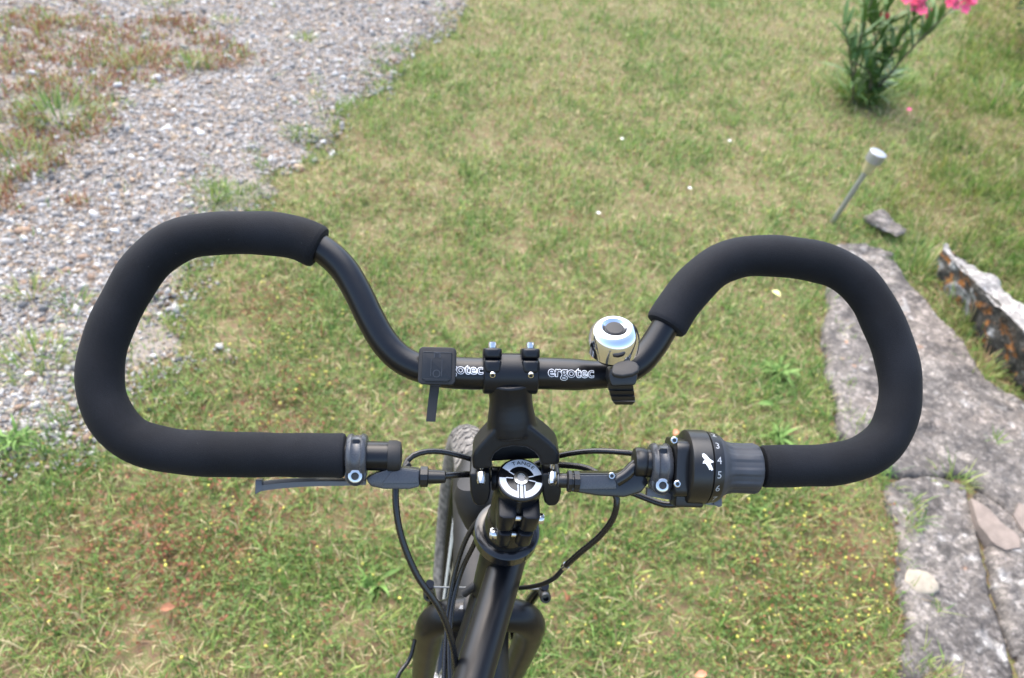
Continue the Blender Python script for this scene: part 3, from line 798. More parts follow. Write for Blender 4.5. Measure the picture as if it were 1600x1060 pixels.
# broad-leaved rosettes: each leaf a part
def leaf_mesh(name, L, W, bend=.5, fold=.15, n=6):
    vs, fs = [], []
    for i in range(n + 1):
        t = i / n; w_ = W / 2 * math.sin(math.pi * min(1, t * .93 + .07) ** .8) + .0003
        a = bend * t
        x_, z_ = L * t * math.cos(a * .6), L * t * .45 * (1 - t * bend * 1.4) + .002
        vs += [(x_, -w_, z_ + fold * w_), (x_, 0, z_), (x_, w_, z_ + fold * w_)]
    for i in range(n):
        b = i * 3
        fs += [(b, b + 3, b + 4, b + 1), (b + 1, b + 4, b + 5, b + 2)]
    me = bpy.data.meshes.new(name); me.from_pydata(vs, [], fs); me.shade_smooth()
    return me
WL = leaf_mesh('leaf', .055, .0065, .8); WL.materials.append(M['weed_leaf'])
def rosette(px, py, label, n, s, seed, z=.006):
    c = hit(px, py, 0); c[2] = ground_z(c[0], c[1]) + z
    root = tag(empty('weed_plant', c), label, 'weed', 'leafy weeds in the lawn')
    r = random.Random(seed)
    for i in range(int(n * 2.2)):
        o = bpy.data.objects.new('leaf', WL); COL.objects.link(o); o.parent = root
        k = s * r.uniform(.45, 1.2)
        o.scale = (k, k * r.uniform(.7, 1.2), k)
        o.rotation_euler = (r.uniform(-.3, .3), r.uniform(-.75, .15), i * 2.4 + r.uniform(-.6, .6))
        o.location = (r.gauss(0, .007), r.gauss(0, .007), 0)
    return root
rosette(1213, 592, 'bright green leafy weed inside the right handlebar loop', 22, 1.15, 1)
rosette(1215, 690, 'green leafy weed just above the twist grip', 16, 1.1, 2)
rosette(585, 912, 'strappy green weed left of the front wheel', 11, 1.1, 3, .0)
rosette(20, 700, 'green weed at the left edge below the gravel', 18, 1.2, 5)
rosette(1180, 805, 'bright weed below the twist grip', 12, .8, 7)

# oleander
def oleander():
    b = hit(1347, 160, 0); b[2] = 0
    root = tag(empty('oleander_shrub', b), 'young oleander shrub with pink flowers in the lawn', 'shrub')
    r = random.Random(5)
    lm = leaf_mesh('leaf', .15, .019, .35, .2, 5); lm.materials.append(M['oleander_leaf'])
    def ray_at(px, py, dist):      # point on the line of sight at the shrub's horizontal distance
        v = R @ np.array([(px - 800) / F, (py - 530) / F, 1.0])
        return C0 + v * (dist / np.hypot(v[0], v[1]))
    hd = np.hypot(b[0], b[1])
    tips = [(1352, 12), (1318, 40), (1400, -10), (1440, 8), (1425, 60), (1330, 95), (1385, -60), (1500, 2), (1385, 42)]
    ends = []
    for i, (px, py) in enumerate(tips):
        e = ray_at(px, py, hd + r.uniform(-.12, .14))
        st = b + np.array([r.uniform(-.05, .05), r.uniform(-.05, .05), -.01])
        md = st * .5 + e * .5 + np.array([r.uniform(-.04, .04), r.uniform(-.04, .04), .05])
        p = spline([st, md, e], .03)
        MB().tube(p, np.linspace(.007, .003, len(p)), 6).build('stem', M['bark'], root)
        ends.append(e)
        for q in range(40):
            t = r.uniform(.10, 1.0) if i != 7 else r.uniform(.2, .9)
            pt = p[min(len(p) - 1, int(t * len(p)))]
            o = bpy.data.objects.new('leaf', lm); COL.objects.link(o); o.parent = root
            o.location = pt - b
            k = r.uniform(.6, 1.15)
            o.scale = (k, k, k)
            o.rotation_euler = (r.uniform(-.5, .5), -r.uniform(.1, 1.15) + (.5 if t < .4 else 0), r.uniform(0, 6.283))
    fm = MB()
    for k in range(5):
        a = k * 2 * math.pi / 5
        d_, s_ = np.array([math.cos(a), math.sin(a), .35]), np.array([-math.sin(a), math.cos(a), 0])
        fm.add([(0, 0, 0), d_ * .012 - s_ * .009, d_ * .024 - s_ * .007 + (0, 0, -.002), d_ * .024 + s_ * .008 + (0, 0, -.002), d_ * .012 + s_ * .009, d_ * .014 + (0, 0, .003)], [(0, 1, 5), (1, 2, 5), (2, 3, 5), (3, 4, 5), (4, 0, 5)])
    f0 = bpy.data.meshes.new('flower'); f0.from_pydata([tuple(map(float, v)) for v in fm.v], [], fm.f); f0.materials.append(M['petal']); f0.shade_smooth()
    for (px, py), nf, sp_ in (((1442, 4), 15, .045), ((1503, 2), 9, .028)):
        c_ = ray_at(px, py, hd - .03)
        for q in range(nf):
            o = bpy.data.objects.new('flower', f0); COL.objects.link(o); o.parent = root
            o.location = c_ - b + np.array([r.gauss(0, sp_ * .8), r.gauss(0, sp_ * .6), r.gauss(0, sp_ * .6)])
            o.rotation_euler = (r.uniform(.1, 1.3), r.uniform(-.6, .6), r.uniform(-.8, .8))
    for q in range(5):
        c_ = ray_at(1385 + r.uniform(-9, 9), 30 + r.uniform(-7, 7), hd - .04)
        MB().lathe(c_, (r.uniform(-.3, .3), r.uniform(-.3, .3), 1), [(.001, -.012), (.0045, -.006), (.005, 0), (.003, .009), (.0008, .015)], 8).build('bud', M['bud'], root)
oleander()
# rough grass standing round the oleander's foot
tuft(1342, 150, 'tall dark grass round the foot of the oleander', 220, .14, .15, (0, 1, 1, 2), 460, 0, group='tall grass clumps near the oleander', wid=.0045)
tuft(1395, 130, 'green grass clump right of the oleander stems', 120, .14, .10, (0, 1, 2), 461, 0, group='tall grass clumps near the oleander', wid=.004)

# dark shrub in the far corner
def far_shrub():
    c = hit(1668, 95, 0); c[2] = 0
    root = tag(empty('shrub', c), 'dark dense shrub at the upper right corner', 'shrub')
    n = 2600
    r = np.random.default_rng(77)
    q = r.normal(0, 1, (n, 3)); q /= np.linalg.norm(q, axis=1)[:, None]; q *= (r.random((n, 1)) ** .4)
    p = np.stack([q[:, 0] * .42, q[:, 1] * .38, .28 + q[:, 2] * .30], 1)
    p[:, 2] += (fbm(p[:, 0], p[:, 1], .2, 90) - .5) * .2
    sz = r.uniform(.010, .022, n)
    col = np.array([(.035, .06, .02)]) * r.uniform(.6, 1.8, (n, 1))
    global rng
    sv = rng; rng = r
    V, Lp, S, Cc = leaflets(p[:, 0], p[:, 1], p[:, 2].clip(.02), sz, col)
    rng = sv
    o = big_mesh('foliage', V, Lp, S, M['plant'], Cc); o.parent = root
    for k in range(5):
        a = k * 1.3
        MB().tube(spline([c, c + np.array([.1 * math.cos(a), .1 * math.sin(a), .18]), c + np.array([.28 * math.cos(a), .25 * math.sin(a), .42])], .04), .009, 6).build('branch', M['bark'], root)
far_shrub()
tuft(1575, 160, 'long tawny grass in front of the dark corner shrub', 200, .30, .10, (0, 1, 2, 3), 462, 0, group='tall grass clumps near the oleander', wid=.0045)

# solar garden lamp
def lamp():
    b = hit(1299, 347, 0); b[2] = -.02
    v = R @ np.array([(1364 - 800) / F, (252 - 530) / F, 1.0])
    best = min(((np.hypot(*(C0 + v * t - b)[:2]), t) for t in np.linspace(1.8, 3.4, 600)))
    tp = C0 + v * best[1]
    ax = unit(tp - b); Lh = np.linalg.norm(tp - b)
    root = tag(empty('garden_lamp', (b[0], b[1], 0)), 'small steel solar garden lamp leaning in the lawn', 'garden lamp')
    px = best[1] / F
    MB().cyl(b, b + ax * (Lh - .030), 4.2 * px, None, 14).build('stake', M['lampsteel'], root)
    MB().lathe(tp - ax * .046, ax, [(6 * px, 0), (7.5 * px, .008), (11 * px, .046)], 20).build('diffuser', M['lampglass'], root)
    hd = MB().lathe(tp, ax, [(12 * px, 0), (13.5 * px, .0005), (13.5 * px, .034), (13.2 * px, .0345), (10 * px, .0345)], 24).build('lamp_cap', M['lampsteel'], root)
lamp()

# fallen leaves, petals and single white flowers on the lawn
def litter(name, px, py, L, W, mat, label, cat, rot, z=.03, tilt=.25):
    c = hit(px, py, z)
    vs, fs = [], []
    n = 6
    for i in range(n + 1):
        t = i / n; w_ = W / 2 * math.sin(math.pi * (t * .94 + .03)) ** .8
        zz = .12 * L * math.sin(t * 3)
        vs += [(L * (t - .5), -w_, zz + w_ * .35), (L * (t - .5), 0, zz), (L * (t - .5), w_, zz + w_ * .3)]
    for i in range(n): fs += [(i * 3, i * 3 + 3, i * 3 + 4, i * 3 + 1), (i * 3 + 1, i * 3 + 4, i * 3 + 5, i * 3 + 2)]
    rm = np.array(Matrix.Rotation(rot, 3, 'Z') @ Matrix.Rotation(tilt, 3, 'X'))
    o = make_obj(name, [c + rm @ np.array(p) for p in vs], fs, mat, None, 60)
    return tag(o, label, cat)
litter('leaf', 1213, 459, .034, .019, M['yleaf'], 'pale yellow leaf lying in the right handlebar loop', 'leaf', -.9)
litter('leaf', 1197, 632, .045, .016, M['weed_leaf'], 'pale green leaf among the weeds in the right loop', 'leaf', .1)
litter('leaf', 881, 931, .034, .010, M['dead'], 'rusty red leaf standing in grass below the brake cable', 'leaf', 1.9, .035, .8)
litter('leaf', 262, 950, .026, .016, M['dead'], 'brown leaf on the bare patch at the lower left', 'leaf', .4)
litter('leaf', 1095, 1054, .024, .014, M['orange'], 'pinkish brown leaf cut by the bottom edge', 'leaf', .4)
litter('petal', 1055, 676, .022, .014, M['orange'], 'salmon pink petal behind the gear shifter', 'petal', 1.2)
litter('petal', 1421, 172, .030, .022, M['petal'], 'single fallen pink petal on the lawn right of the oleander', 'petal', .4)
def daisy(px, py, label, s=.008):
    c = hit(px, py, .03)
    mb = MB()
    for k in range(8):
        a = k * math.pi / 4; d_, s_ = np.array([math.cos(a), math.sin(a), .15]), np.array([-math.sin(a), math.cos(a), 0])
        mb.add([c, c + d_ * s * .6 - s_ * s * .28, c + d_ * s, c + d_ * s * .6 + s_ * s * .28], [(0, 1, 2, 3)])
    mb.lathe(c, (0, 0, 1), [(s * .3, -.001), (s * .3, .0015), (s * .1, .0025)], 8)
    tag(mb.build('white_flower', M['wpetal']), label, 'flower', 'small white flowers in the lawn')
daisy(972, 217, 'white flower on the lawn, farthest up the middle')
daisy(1078, 294, 'white flower on the lawn toward the solar lamp')
daisy(935, 333, 'white flower on the lawn above the bell')
daisy(1140, 220, 'white flower on the lawn below the oleander, to its left')

# ================================================================== BICYCLE
def D(px, py):                           # distance of the handlebar plane along the view axis
    return .6556 + .00004 * (px - 797) + .00006 * (583 - py)
PXM = .6556 / F                          # one photo pixel at the stem, in metres
def B(px, py, h=0.0):                    # point in the handlebar plane, h pixels towards the rider's eye
    d_ = D(px, py); return cam(px, py, d_ - h * d_ / F)

P0 = cam(813, 752, .68)                  # top of the steering axis
P1 = cam(757, 960, .89)                  # fork crown
ST = unit(P1 - P0)                       # down the steering axis
AX = unit(B(1408, 600) - B(155, 580)); AX = unit(AX - ST * AX.dot(ST))   # wheel axle, to the right
FW = np.cross(-ST, AX)                   # forward, square to the steering axis
CL = np.linalg.norm(P1 - P0)
AXLE = P1 + ST * .39 + FW * .055
RW = .362
BIKE = tag(empty('bicycle', (AXLE[0], AXLE[1], 0)), 'black bicycle with a foam-covered butterfly handlebar', 'bicycle')

# --- handlebar
LP = [(797, 583), (740, 584), (690, 581), (655, 575), (625, 560), (600, 534), (580, 500), (558, 455), (535, 418), (505, 391), (470, 374), (430, 366), (380, 364), (328, 366), (285, 374), (250, 394), (222, 422), (200, 458), (178, 500), (163, 540), (156, 582), (161, 625), (180, 662), (210, 688), (255, 702), (320, 709), (430, 711), (536, 712), (612, 713)]
RP = [(797, 583), (860, 584), (920, 586), (960, 583), (995, 569), (1018, 544), (1037, 514), (1060, 477), (1090, 441), (1122, 415), (1160, 402), (1205, 400), (1240, 403), (1275, 409), (1308, 420), (1338, 440), (1362, 470), (1380, 505), (1396, 545), (1406, 590), (1404, 640), (1385, 685), (1352, 712), (1300, 726), (1250, 728), (1188, 729), (1075, 729), (1008, 723)]
full = spline([B(*p) for p in LP[::-1]] + [B(*p) for p in RP[1:]], .004)
ctr = B(797, 583)
dc = np.linalg.norm(full - ctr, axis=1)
BAR = MB().tube(full, .0108 + .0014 * smooth01((.068 - dc) / .02), 28, .001).build('handlebar', M['bar'], BIKE)
fl = spline([B(*p) for p in [(500, 388)] + LP[10:27] + [(540, 712)]], .004)
fr = spline([B(*p) for p in [(1039, 511)] + RP[7:26]], .004)
def foam_r(path, r0):
    s = np.arange(len(path)) * .004
    return r0 + .00025 * np.sin(s * 60) + .0002 * np.sin(s * 173 + 1)
FL = MB().tube(fl, foam_r(fl, .0164), 36, .003).build('foam_grip', M['foam'], BIKE)
FR = MB().tube(fr, foam_r(fr, .0163), 36, .003).build('foam_grip', M['foam'], BIKE)

# --- lettering on the handlebar
def text_mesh(body, size, off=0.0, align='LEFT'):
    cu = bpy.data.curves.new('lettering', 'FONT'); cu.body = body; cu.size = size; cu.offset = off; cu.align_x = align; cu.resolution_u = 3
    o = bpy.data.objects.new('lettering', cu); COL.objects.link(o)
    me = bpy.data.meshes.new_from_object(o.evaluated_get(bpy.context.evaluated_depsgraph_get()))
    vs = np.array([v.co[:] for v in me.vertices]); fs = [tuple(p.vertices) for p in me.polygons]
    bpy.data.objects.remove(o); bpy.data.curves.remove(cu); bpy.data.meshes.remove(me)
    return vs, fs
def wrap(vs, o, ex, up, n, r):
    t = (full - o) @ ex                        # the bar's own axis at each letter
    near = (np.abs(t) < .09) & (dc < .09); od = np.argsort(t[near])
    ax_ = [np.interp([p[0] for p in vs], t[near][od], full[near][od][:, k]) for k in range(3)]
    return [np.array([ax_[0][i], ax_[1][i], ax_[2][i]]) + r * (math.cos(p[1] / r) * n + math.sin(p[1] / r) * up) for i, p in enumerate(vs)]
def bar_text(px0, py0, px1, py1, lift):
    a, b = B(px0, py0), B(px1, py1)
    ex = unit(b - a); n = unit(CN - ex * CN.dot(ex)); up = np.cross(n, ex)
    width = np.linalg.norm(b - a)
    vs, fs = text_mesh('ergotec', 1.0, 0)
    w0 = vs[:, 0].max() - vs[:, 0].min()
    sc = width / w0
    for body, off, dx in (('ergo', .020, None), ('tec', .016, 'ergo')):
        x0 = 0.0
        if dx:
            v_, _ = text_mesh(dx, 1.0, 0); x0 = v_[:, 0].max() + .045
        for k, (o_, mt, rr) in enumerate(((off + .022, M['white'], .00016), (.006 if not dx else -.012, M['blackprint'], .00032))):
            v, f = text_mesh(body, 1.0, o_)
            v = v.copy(); v[:, 0] += x0; v[:, 1] -= .22 - lift / sc
            make_obj('lettering', wrap(v * sc, a, ex, up, n, .0123 + rr), f, mt, BAR, 0)
bar_text(853, 585, 922, 586.3, .0010)
bar_text(683, 582.7, 752, 584.5, .0026)

# --- end plug of the left bar end
exl = unit(B(612, 713) - B(540, 712))
MB().lathe(B(606, 713), exl, [(.0100, 0), (.0117, .0005), (.0117, .0065), (.0105, .0095), (.004, .0105)], 24).build('end_plug', M['dull'], BIKE)

# --- stem
def fr_at(o, yto, nrm=CN):
    ey = unit(yto - o); ez = unit(nrm - ey * nrm.dot(ey)); return np.cross(ey, ez), ey, ez
s_lo = cam(806, 735, .684); s_hi = B(797, 583, 0)
sx, sy, sz = fr_at(s_lo, s_hi)
def SP_(px, py, h=0):                       # stem plane point: pixel plus height in pixels above the stem's axis
    t = (735 - py) / 152.0; dd = .684 + (.6556 - .684) * t
    return cam(px, py, dd - h * dd / F)
stp = [SP_(797, 575, 0), SP_(797, 583, 0), SP_(797, 600, 0), SP_(798, 620, 0), SP_(799, 650, 0), SP_(800, 668, -3)]
stp = spline(stp, .004)
tt = np.linspace(0, 1, len(stp))
srad = PXM * (37 + 3 * np.cos(tt * 6.283))
S = PXM
def spr(mb, pts, o, h0, h1, bev):           # prism drawn in the stem plane, pixels relative to o
    ox, oy = o
    return mb.prism(SP_(ox, oy), sx, sy, sz, [(p[0] - ox, oy - p[1]) for p in pts][::-1], h0, h1, bev, S, 3)
yk = MB().tube(stp[2:], srad[2:], 40, .002)
yo = [(788, 646), (772, 654), (759, 668), (747, 681), (738, 693), (735, 703), (735, 722), (766, 722), (766, 708), (771, 697), (783, 688), (802, 685), (821, 688), (834, 697), (841, 708), (843, 722), (874, 722), (874, 703), (870, 692), (860, 680), (846, 666), (832, 653), (816, 646)]
spr(yk, yo, (803, 690), -34, 29, 4.5)
def fused(mb, name, mat, parent, voxel=.0009, smooth=2):
    """one cast body: voxel-fuse overlapping shapes and round the joins"""
    V = np.asarray(mb.v); c = V.mean(0)
    me = bpy.data.meshes.new(name); me.from_pydata([tuple(p) for p in V - c], [], mb.f)
    t = bpy.data.objects.new('casting', me); COL.objects.link(t)
    r_ = t.modifiers.new('r', 'REMESH'); r_.mode = 'VOXEL'; r_.voxel_size = voxel
    sm = t.modifiers.new('s', 'SMOOTH'); sm.iterations = smooth; sm.factor = .5
    m2 = bpy.data.meshes.new_from_object(t.evaluated_get(bpy.context.evaluated_depsgraph_get()))
    bpy.data.objects.remove(t); bpy.data.meshes.remove(me)
    vs = np.array([v.co[:] for v in m2.vertices]) + c; fs = [tuple(p.vertices) for p in m2.polygons]
    bpy.data.meshes.remove(m2)
    return make_obj(name, vs, fs, mat, parent, 60)
STEM = fused(yk, 'stem', M['stem'], BIKE)
kb = MB(); spr(kb, [(764, 684), (770, 676), (836, 676), (843, 684), (848, 742), (758, 742)], (803, 700), -66, -36, 4); kb.build('pivot_block', M['dull'], STEM)
for pts_, oo in (([(735, 725), (767, 725), (767, 760), (763, 776), (757, 785), (744, 786), (737, 778), (734, 760)], (750, 750)), ([(846, 725), (875, 725), (876, 760), (872, 778), (866, 786), (854, 786), (848, 778), (845, 760)], (860, 750))):
    lb = MB(); spr(lb, pts_, oo, -46, 24, 4); lb.build('pivot_clamp', M['stem'], STEM)
pv = MB().cyl(SP_(768, 748, -16), SP_(846, 748, -16), 20 * S, None, 28, .001); pv.build('pivot_hub', M['stem'], STEM)
def bolt(mb_parent, p, axis, r, h, socket=True, name='bolt'):
    a = unit(axis)
    o = MB().lathe(p, a, [(r * .96, 0), (r, h * .1), (r, h * .75), (r * .82, h), (r * .55, h), (r * .5, h * .55)], 20).build(name, M['steel'], mb_parent, 35)
    MB().lathe(p + a * h * .45, a, [(r * .54, 0), (r * .54, h * .2)], 6).build('bolt_socket', M['socket'], o)
    return o
dn = unit(-CU * .88 + CN * .48)
bolt(STEM, SP_(752, 739, 27), dn, 7.2 * S, 19 * S)
bolt(STEM, SP_(863, 739, 27), dn, 7.2 * S, 19 * S)
for bx in (752, 863): MB().cyl(SP_(bx, 716, 16), SP_(bx, 732, 16), 4 * S, None, 10).build('bolt_shank', M['steel'], STEM)

# handlebar clamp and faceplate
exb = unit(B(860, 584) - B(735, 583))
nb = unit(CN - exb * CN.dot(exb)); ub = np.cross(nb, exb)
cc_ = B(797, 583)
def ring_band(x0, x1, a0, a1, r0, r1, n=18):   # part of a sleeve round the bar between two angles (degrees from the eye direction, positive up)
    vs, fs = [], []
    for a in np.radians(np.linspace(a0, a1, n)):
        dr = nb * math.cos(a) + ub * math.sin(a)
        for x_, r_ in ((x0, r0), (x0, r1 - .0008), (x0 + .0008, r1), (x1 - .0008, r1), (x1, r1 - .0008), (x1, r0)):
            vs.append(cc_ + exb * x_ + dr * r_)
    for i in range(n - 1):
        for k in range(6):
            fs.append((i * 6 + k, i * 6 + (k + 1) % 6, i * 6 + 6 + (k + 1) % 6, i * 6 + 6 + k))
    fs.append(tuple(range(6))[::-1]); fs.append(tuple((n - 1) * 6 + k for k in range(6)))
    return vs, fs
cl_ = MB()
cl_.add(*ring_band(-.0205, .0205, -175, 62, .0124, .0160))
cl_.build('bar_clamp', M['stem'], STEM)
fp = MB()
fp.add(*ring_band(-.0205, -.0085, 70, 172, .0124, .0165)); fp.add(*ring_band(.0085, .0205, 70, 172, .0124, .0165)); fp.add(*ring_band(-.0090, .0090, 74, 165, .0124, .0150))
fp.build('faceplate', M['stem'], STEM)
for sgn, bx in ((-1, 769), (1, 828)):
    x_ = sgn * .0142
    top = cc_ + exb * x_
    ear = MB()
    ear.prism(top, exb, nb, ub, [(-.0070, .000), (.0070, .000), (.0070, .0135), (.0042, .0165), (-.0042, .0165), (-.0070, .0135)], .0115, .0188, .0016, 1.0, 2)
    ear.build('faceplate_ear', M['stem'], STEM)
    ear = MB()
    ear.prism(top, exb, nb, ub, [(-.0070, .003), (.0070, .003), (.0070, .0140), (.0042, .0172), (-.0042, .0172), (-.0070, .0140)], .0005, .0100, .0018, 1.0, 2)
    ear.build('clamp_ear', M['stem'], STEM)
    bolt(STEM, top + nb * .0092 + ub * .0168, unit(ub * .97 + nb * .12), 7.0 * S, 14 * S)
    bolt(STEM, top + nb * .0148 + ub * .0002, unit(-ub * .6 + nb * .8), 5.2 * S, 5.5 * S)
    MB().lathe(top + nb * .0130 + ub * .0008, unit(-ub * .6 + nb * .8), [(7.2 * S, 0), (7.4 * S, 4 * S), (6.4 * S, 5 * S)], 20).build('bolt_seat', M['stem'], STEM)

# steerer clamp with top cap
bkd = unit(-FW)                                     # back towards the rider, square to the axis
STC = MB()
STC.lathe(P0 - ST * 0.0, ST, [(.0165, .0005), (.0182, .002), (.0184, .020), (.0190, .030), (.0184, .052), (.0176, .060)], 40)
def axbox(mb, lat0, lat1, b0, b1, t0, t1, bev):
    return mb.prism(P0, AX, bkd, ST, [(lat0, b0), (lat1, b0), (lat1, b1 * .93), ((lat0 * .25 + lat1 * .75), b1), ((lat0 * .75 + lat1 * .25), b1), (lat0, b1 * .93)], t0, t1, bev)
axbox(STC, -.0165, -.0022, .006, .0275, .010, .033, .002)
axbox(STC, .0022, .0165, .006, .0275, .010, .033, .002)
axbox(STC, -.0140, -.0022, .006, .0285, .038, .058, .002)
axbox(STC, .0022, .0150, .006, .0285, .038, .058, .002)
STC = STC.build('steerer_clamp', M['stem'], STEM)
bolt(STEM, P0 + AX * .0160 + bkd * .0205 + ST * .022, AX, .0046, .0048)
bolt(STEM, P0 - AX * .0135 + bkd * .0210 + ST * .049, -AX, .0050, .0056)
MB().cyl(P0 - AX * .005 + bkd * .0205 + ST * .022, P0 + AX * .005 + bkd * .0205 + ST * .022, .0026, None, 10).build('bolt_shank', M['steel'], STEM)
MB().cyl(P0 - AX * .005 + bkd * .021 + ST * .049, P0 + AX * .005 + bkd * .021 + ST * .049, .0026, None, 10).build('bolt_shank', M['steel'], STEM)
CAP = MB().lathe(P0, -ST, [(.0185, -.001), (.0192, .0), (.0192, .0022), (.0182, .0036), (.0176, .0038)], 48).build('top_cap', M['gloss'], BIKE)
cu_ = unit(FW); cx_ = AX
RC = .0174
def cap_pts(pts, h): return [P0 - ST * h + cx_ * p[0] * RC + cu_ * p[1] * RC for p in pts]
def arc_sector(a0, a1, r0, r1, h):
    t = np.radians(np.linspace(a0, a1, 28))
    pts = [(r1 * math.cos(a), r1 * math.sin(a)) for a in t] + [(r0 * math.cos(a), r0 * math.sin(a)) for a in t]
    n = len(t)
    return cap_pts(pts, h), [(i, i + 1, n + i + 1, n + i) for i in range(n - 1)]
def quad_line(x0, y0, x1, y1, w_, h):
    dx, dy = x1 - x0, y1 - y0; l_ = math.hypot(dx, dy); nx_, ny_ = -dy / l_ * w_ / 2, dx / l_ * w_ / 2
    return cap_pts([(x0 - nx_, y0 - ny_), (x1 - nx_, y1 - ny_), (x1 + nx_, y1 + ny_), (x0 + nx_, y0 + ny_)], h), [(0, 1, 2, 3)]
wm = MB()
wm.add(*arc_sector(14, 148, .62, .98, .00400)); wm.add(*arc_sector(178, 259, .68, .98, .00400)); wm.add(*arc_sector(281, 348, .68, .98, .00400))
for a, r0, r1 in ((14, .36, .62), (148, .36, .62), (178, .36, .68), (348, .36, .68)):
    c_, s_ = math.cos(math.radians(a)), math.sin(math.radians(a)); wm.add(*quad_line(c_ * r0, s_ * r0, c_ * r1, s_ * r1, .05, .00405))
wm.add(*quad_line(0, -.32, 0, -.98, .13, .00410)); wm.add(*quad_line(-.155, -.32, -.155, -.97, .06, .00410)); wm.add(*quad_line(.155, -.32, .155, -.97, .06, .00410))
wm.build('emblem', M['white'], CAP, 0)
lt = MB()
for ch, a in zip('TANGE', np.linspace(112, 46, 5)):
    v, f = text_mesh(ch, .25, .002, 'CENTER')
    a = math.radians(a); rr = .72
    lt.add(cap_pts([(rr * math.cos(a) + p[0] * 1.15 * math.sin(a) + p[1] * math.cos(a), rr * math.sin(a) - p[0] * 1.15 * math.cos(a) + p[1] * math.sin(a)) for p in v], .00425), f)
lt.build('lettering', M['blackprint'], CAP, 0)
cb = MB().lathe(P0 - ST * .0030, -ST, [(.0058, 0), (.0060, .0006), (.0058, .0024), (.0036, .0026), (.0032, .0012)], 32).build('bolt', M['steel'], CAP)
MB().lathe(P0 - ST * .0040, -ST, [(.0033, 0), (.0033, .0007)], 6).build('bolt_socket', M['lampsteel'], cb)

# --- headset and head tube, main frame
MB().lathe(P0, ST, [(.0180, .058), (.0200, .062), (.0212, .079), (.0216, .0815), (.0266, .0822), (.0282, .0838), (.0282, .095), (.0245, .099)], 44).build('headset_cup', M['gloss'], BIKE)
MB().lathe(P0, ST, [(.021, CL - .030), (.0238, CL - .028), (.0238, CL - .017), (.0215, CL - .015)], 40).build('lower_headset_cup', M['frame'], BIKE)
fm = MB()
fm.lathe(P0, ST, [(.0192, .100), (.0186, .115), (.0186, CL - .045), (.0196, CL - .029)], 40)
S0, S1 = cam(789, 890, .775), cam(739, 1060, .70)
td = unit(S1 - S0)
seat = S0 + td * .58
hb = unit(np.array([td[0], td[1], 0]))
fm.tube(spline([S0 - td * .012, S0 + td * .03, S0 + td * .06, S1, seat], .012), .0162, 30)
bbk = AXLE + hb * .64; bbk[2] = .29
rax = AXLE + hb * 1.08; rax[2] = RW
low = P0 + ST * (CL - .06)
fm.tube([low, bbk], .018, 24); fm.tube([bbk, seat + (0, 0, .03)], .0155, 20)
side = unit(np.cross(hb, (0, 0, 1)))
for s_ in (-1, 1):
    fm.tube([bbk + side * .035 * s_, rax + side * .065 * s_], .009, 12); fm.tube([seat + side * .016 * s_, rax + side * .065 * s_], .008, 12)
fm.build('frame', M['frame'], BIKE, 50)
MB().prism(P0 + ST * .096 + bkd * .0246, AX, np.cross(ST, AX) * -1, bkd, [(-.002, -.001), (.001, -.0012), (.002, .001), (-.001, .0012)], -.0002, .0002).build('scratch', M['greyprint'], BIKE, 0)
# seat post, saddle and rear wheel, behind the camera
post = seat + (seat - bbk) * .22
MB().tube([seat, post], .0136, 16).build('seat_post', M['frame'], BIKE)
sd_ = MB()
prof = [(-.13, .062), (-.10, .072), (-.05, .060), (0, .036), (.06, .022), (.12, .018), (.14, .010)]
vs, fs = [], []
for x_, w_ in prof:
    for a in np.linspace(0, 2 * np.pi, 14, endpoint=False):
        vs.append(post + (-hb) * x_ + side * w_ * math.cos(a) + np.array([0, 0, .03 + .020 * math.sin(a) * (1 if math.sin(a) > 0 else 1.3)]))
for i in range(len(prof) - 1):
    for k in range(14): fs.append((i * 14 + k, i * 14 + (k + 1) % 14, i * 14 + 14 + (k + 1) % 14, i * 14 + 14 + k))
fs += [tuple(range(14))[::-1], tuple((len(prof) - 1) * 14 + k for k in range(14))]
sd_.add(vs, fs).build('saddle', M['saddle'], BIKE, 60)

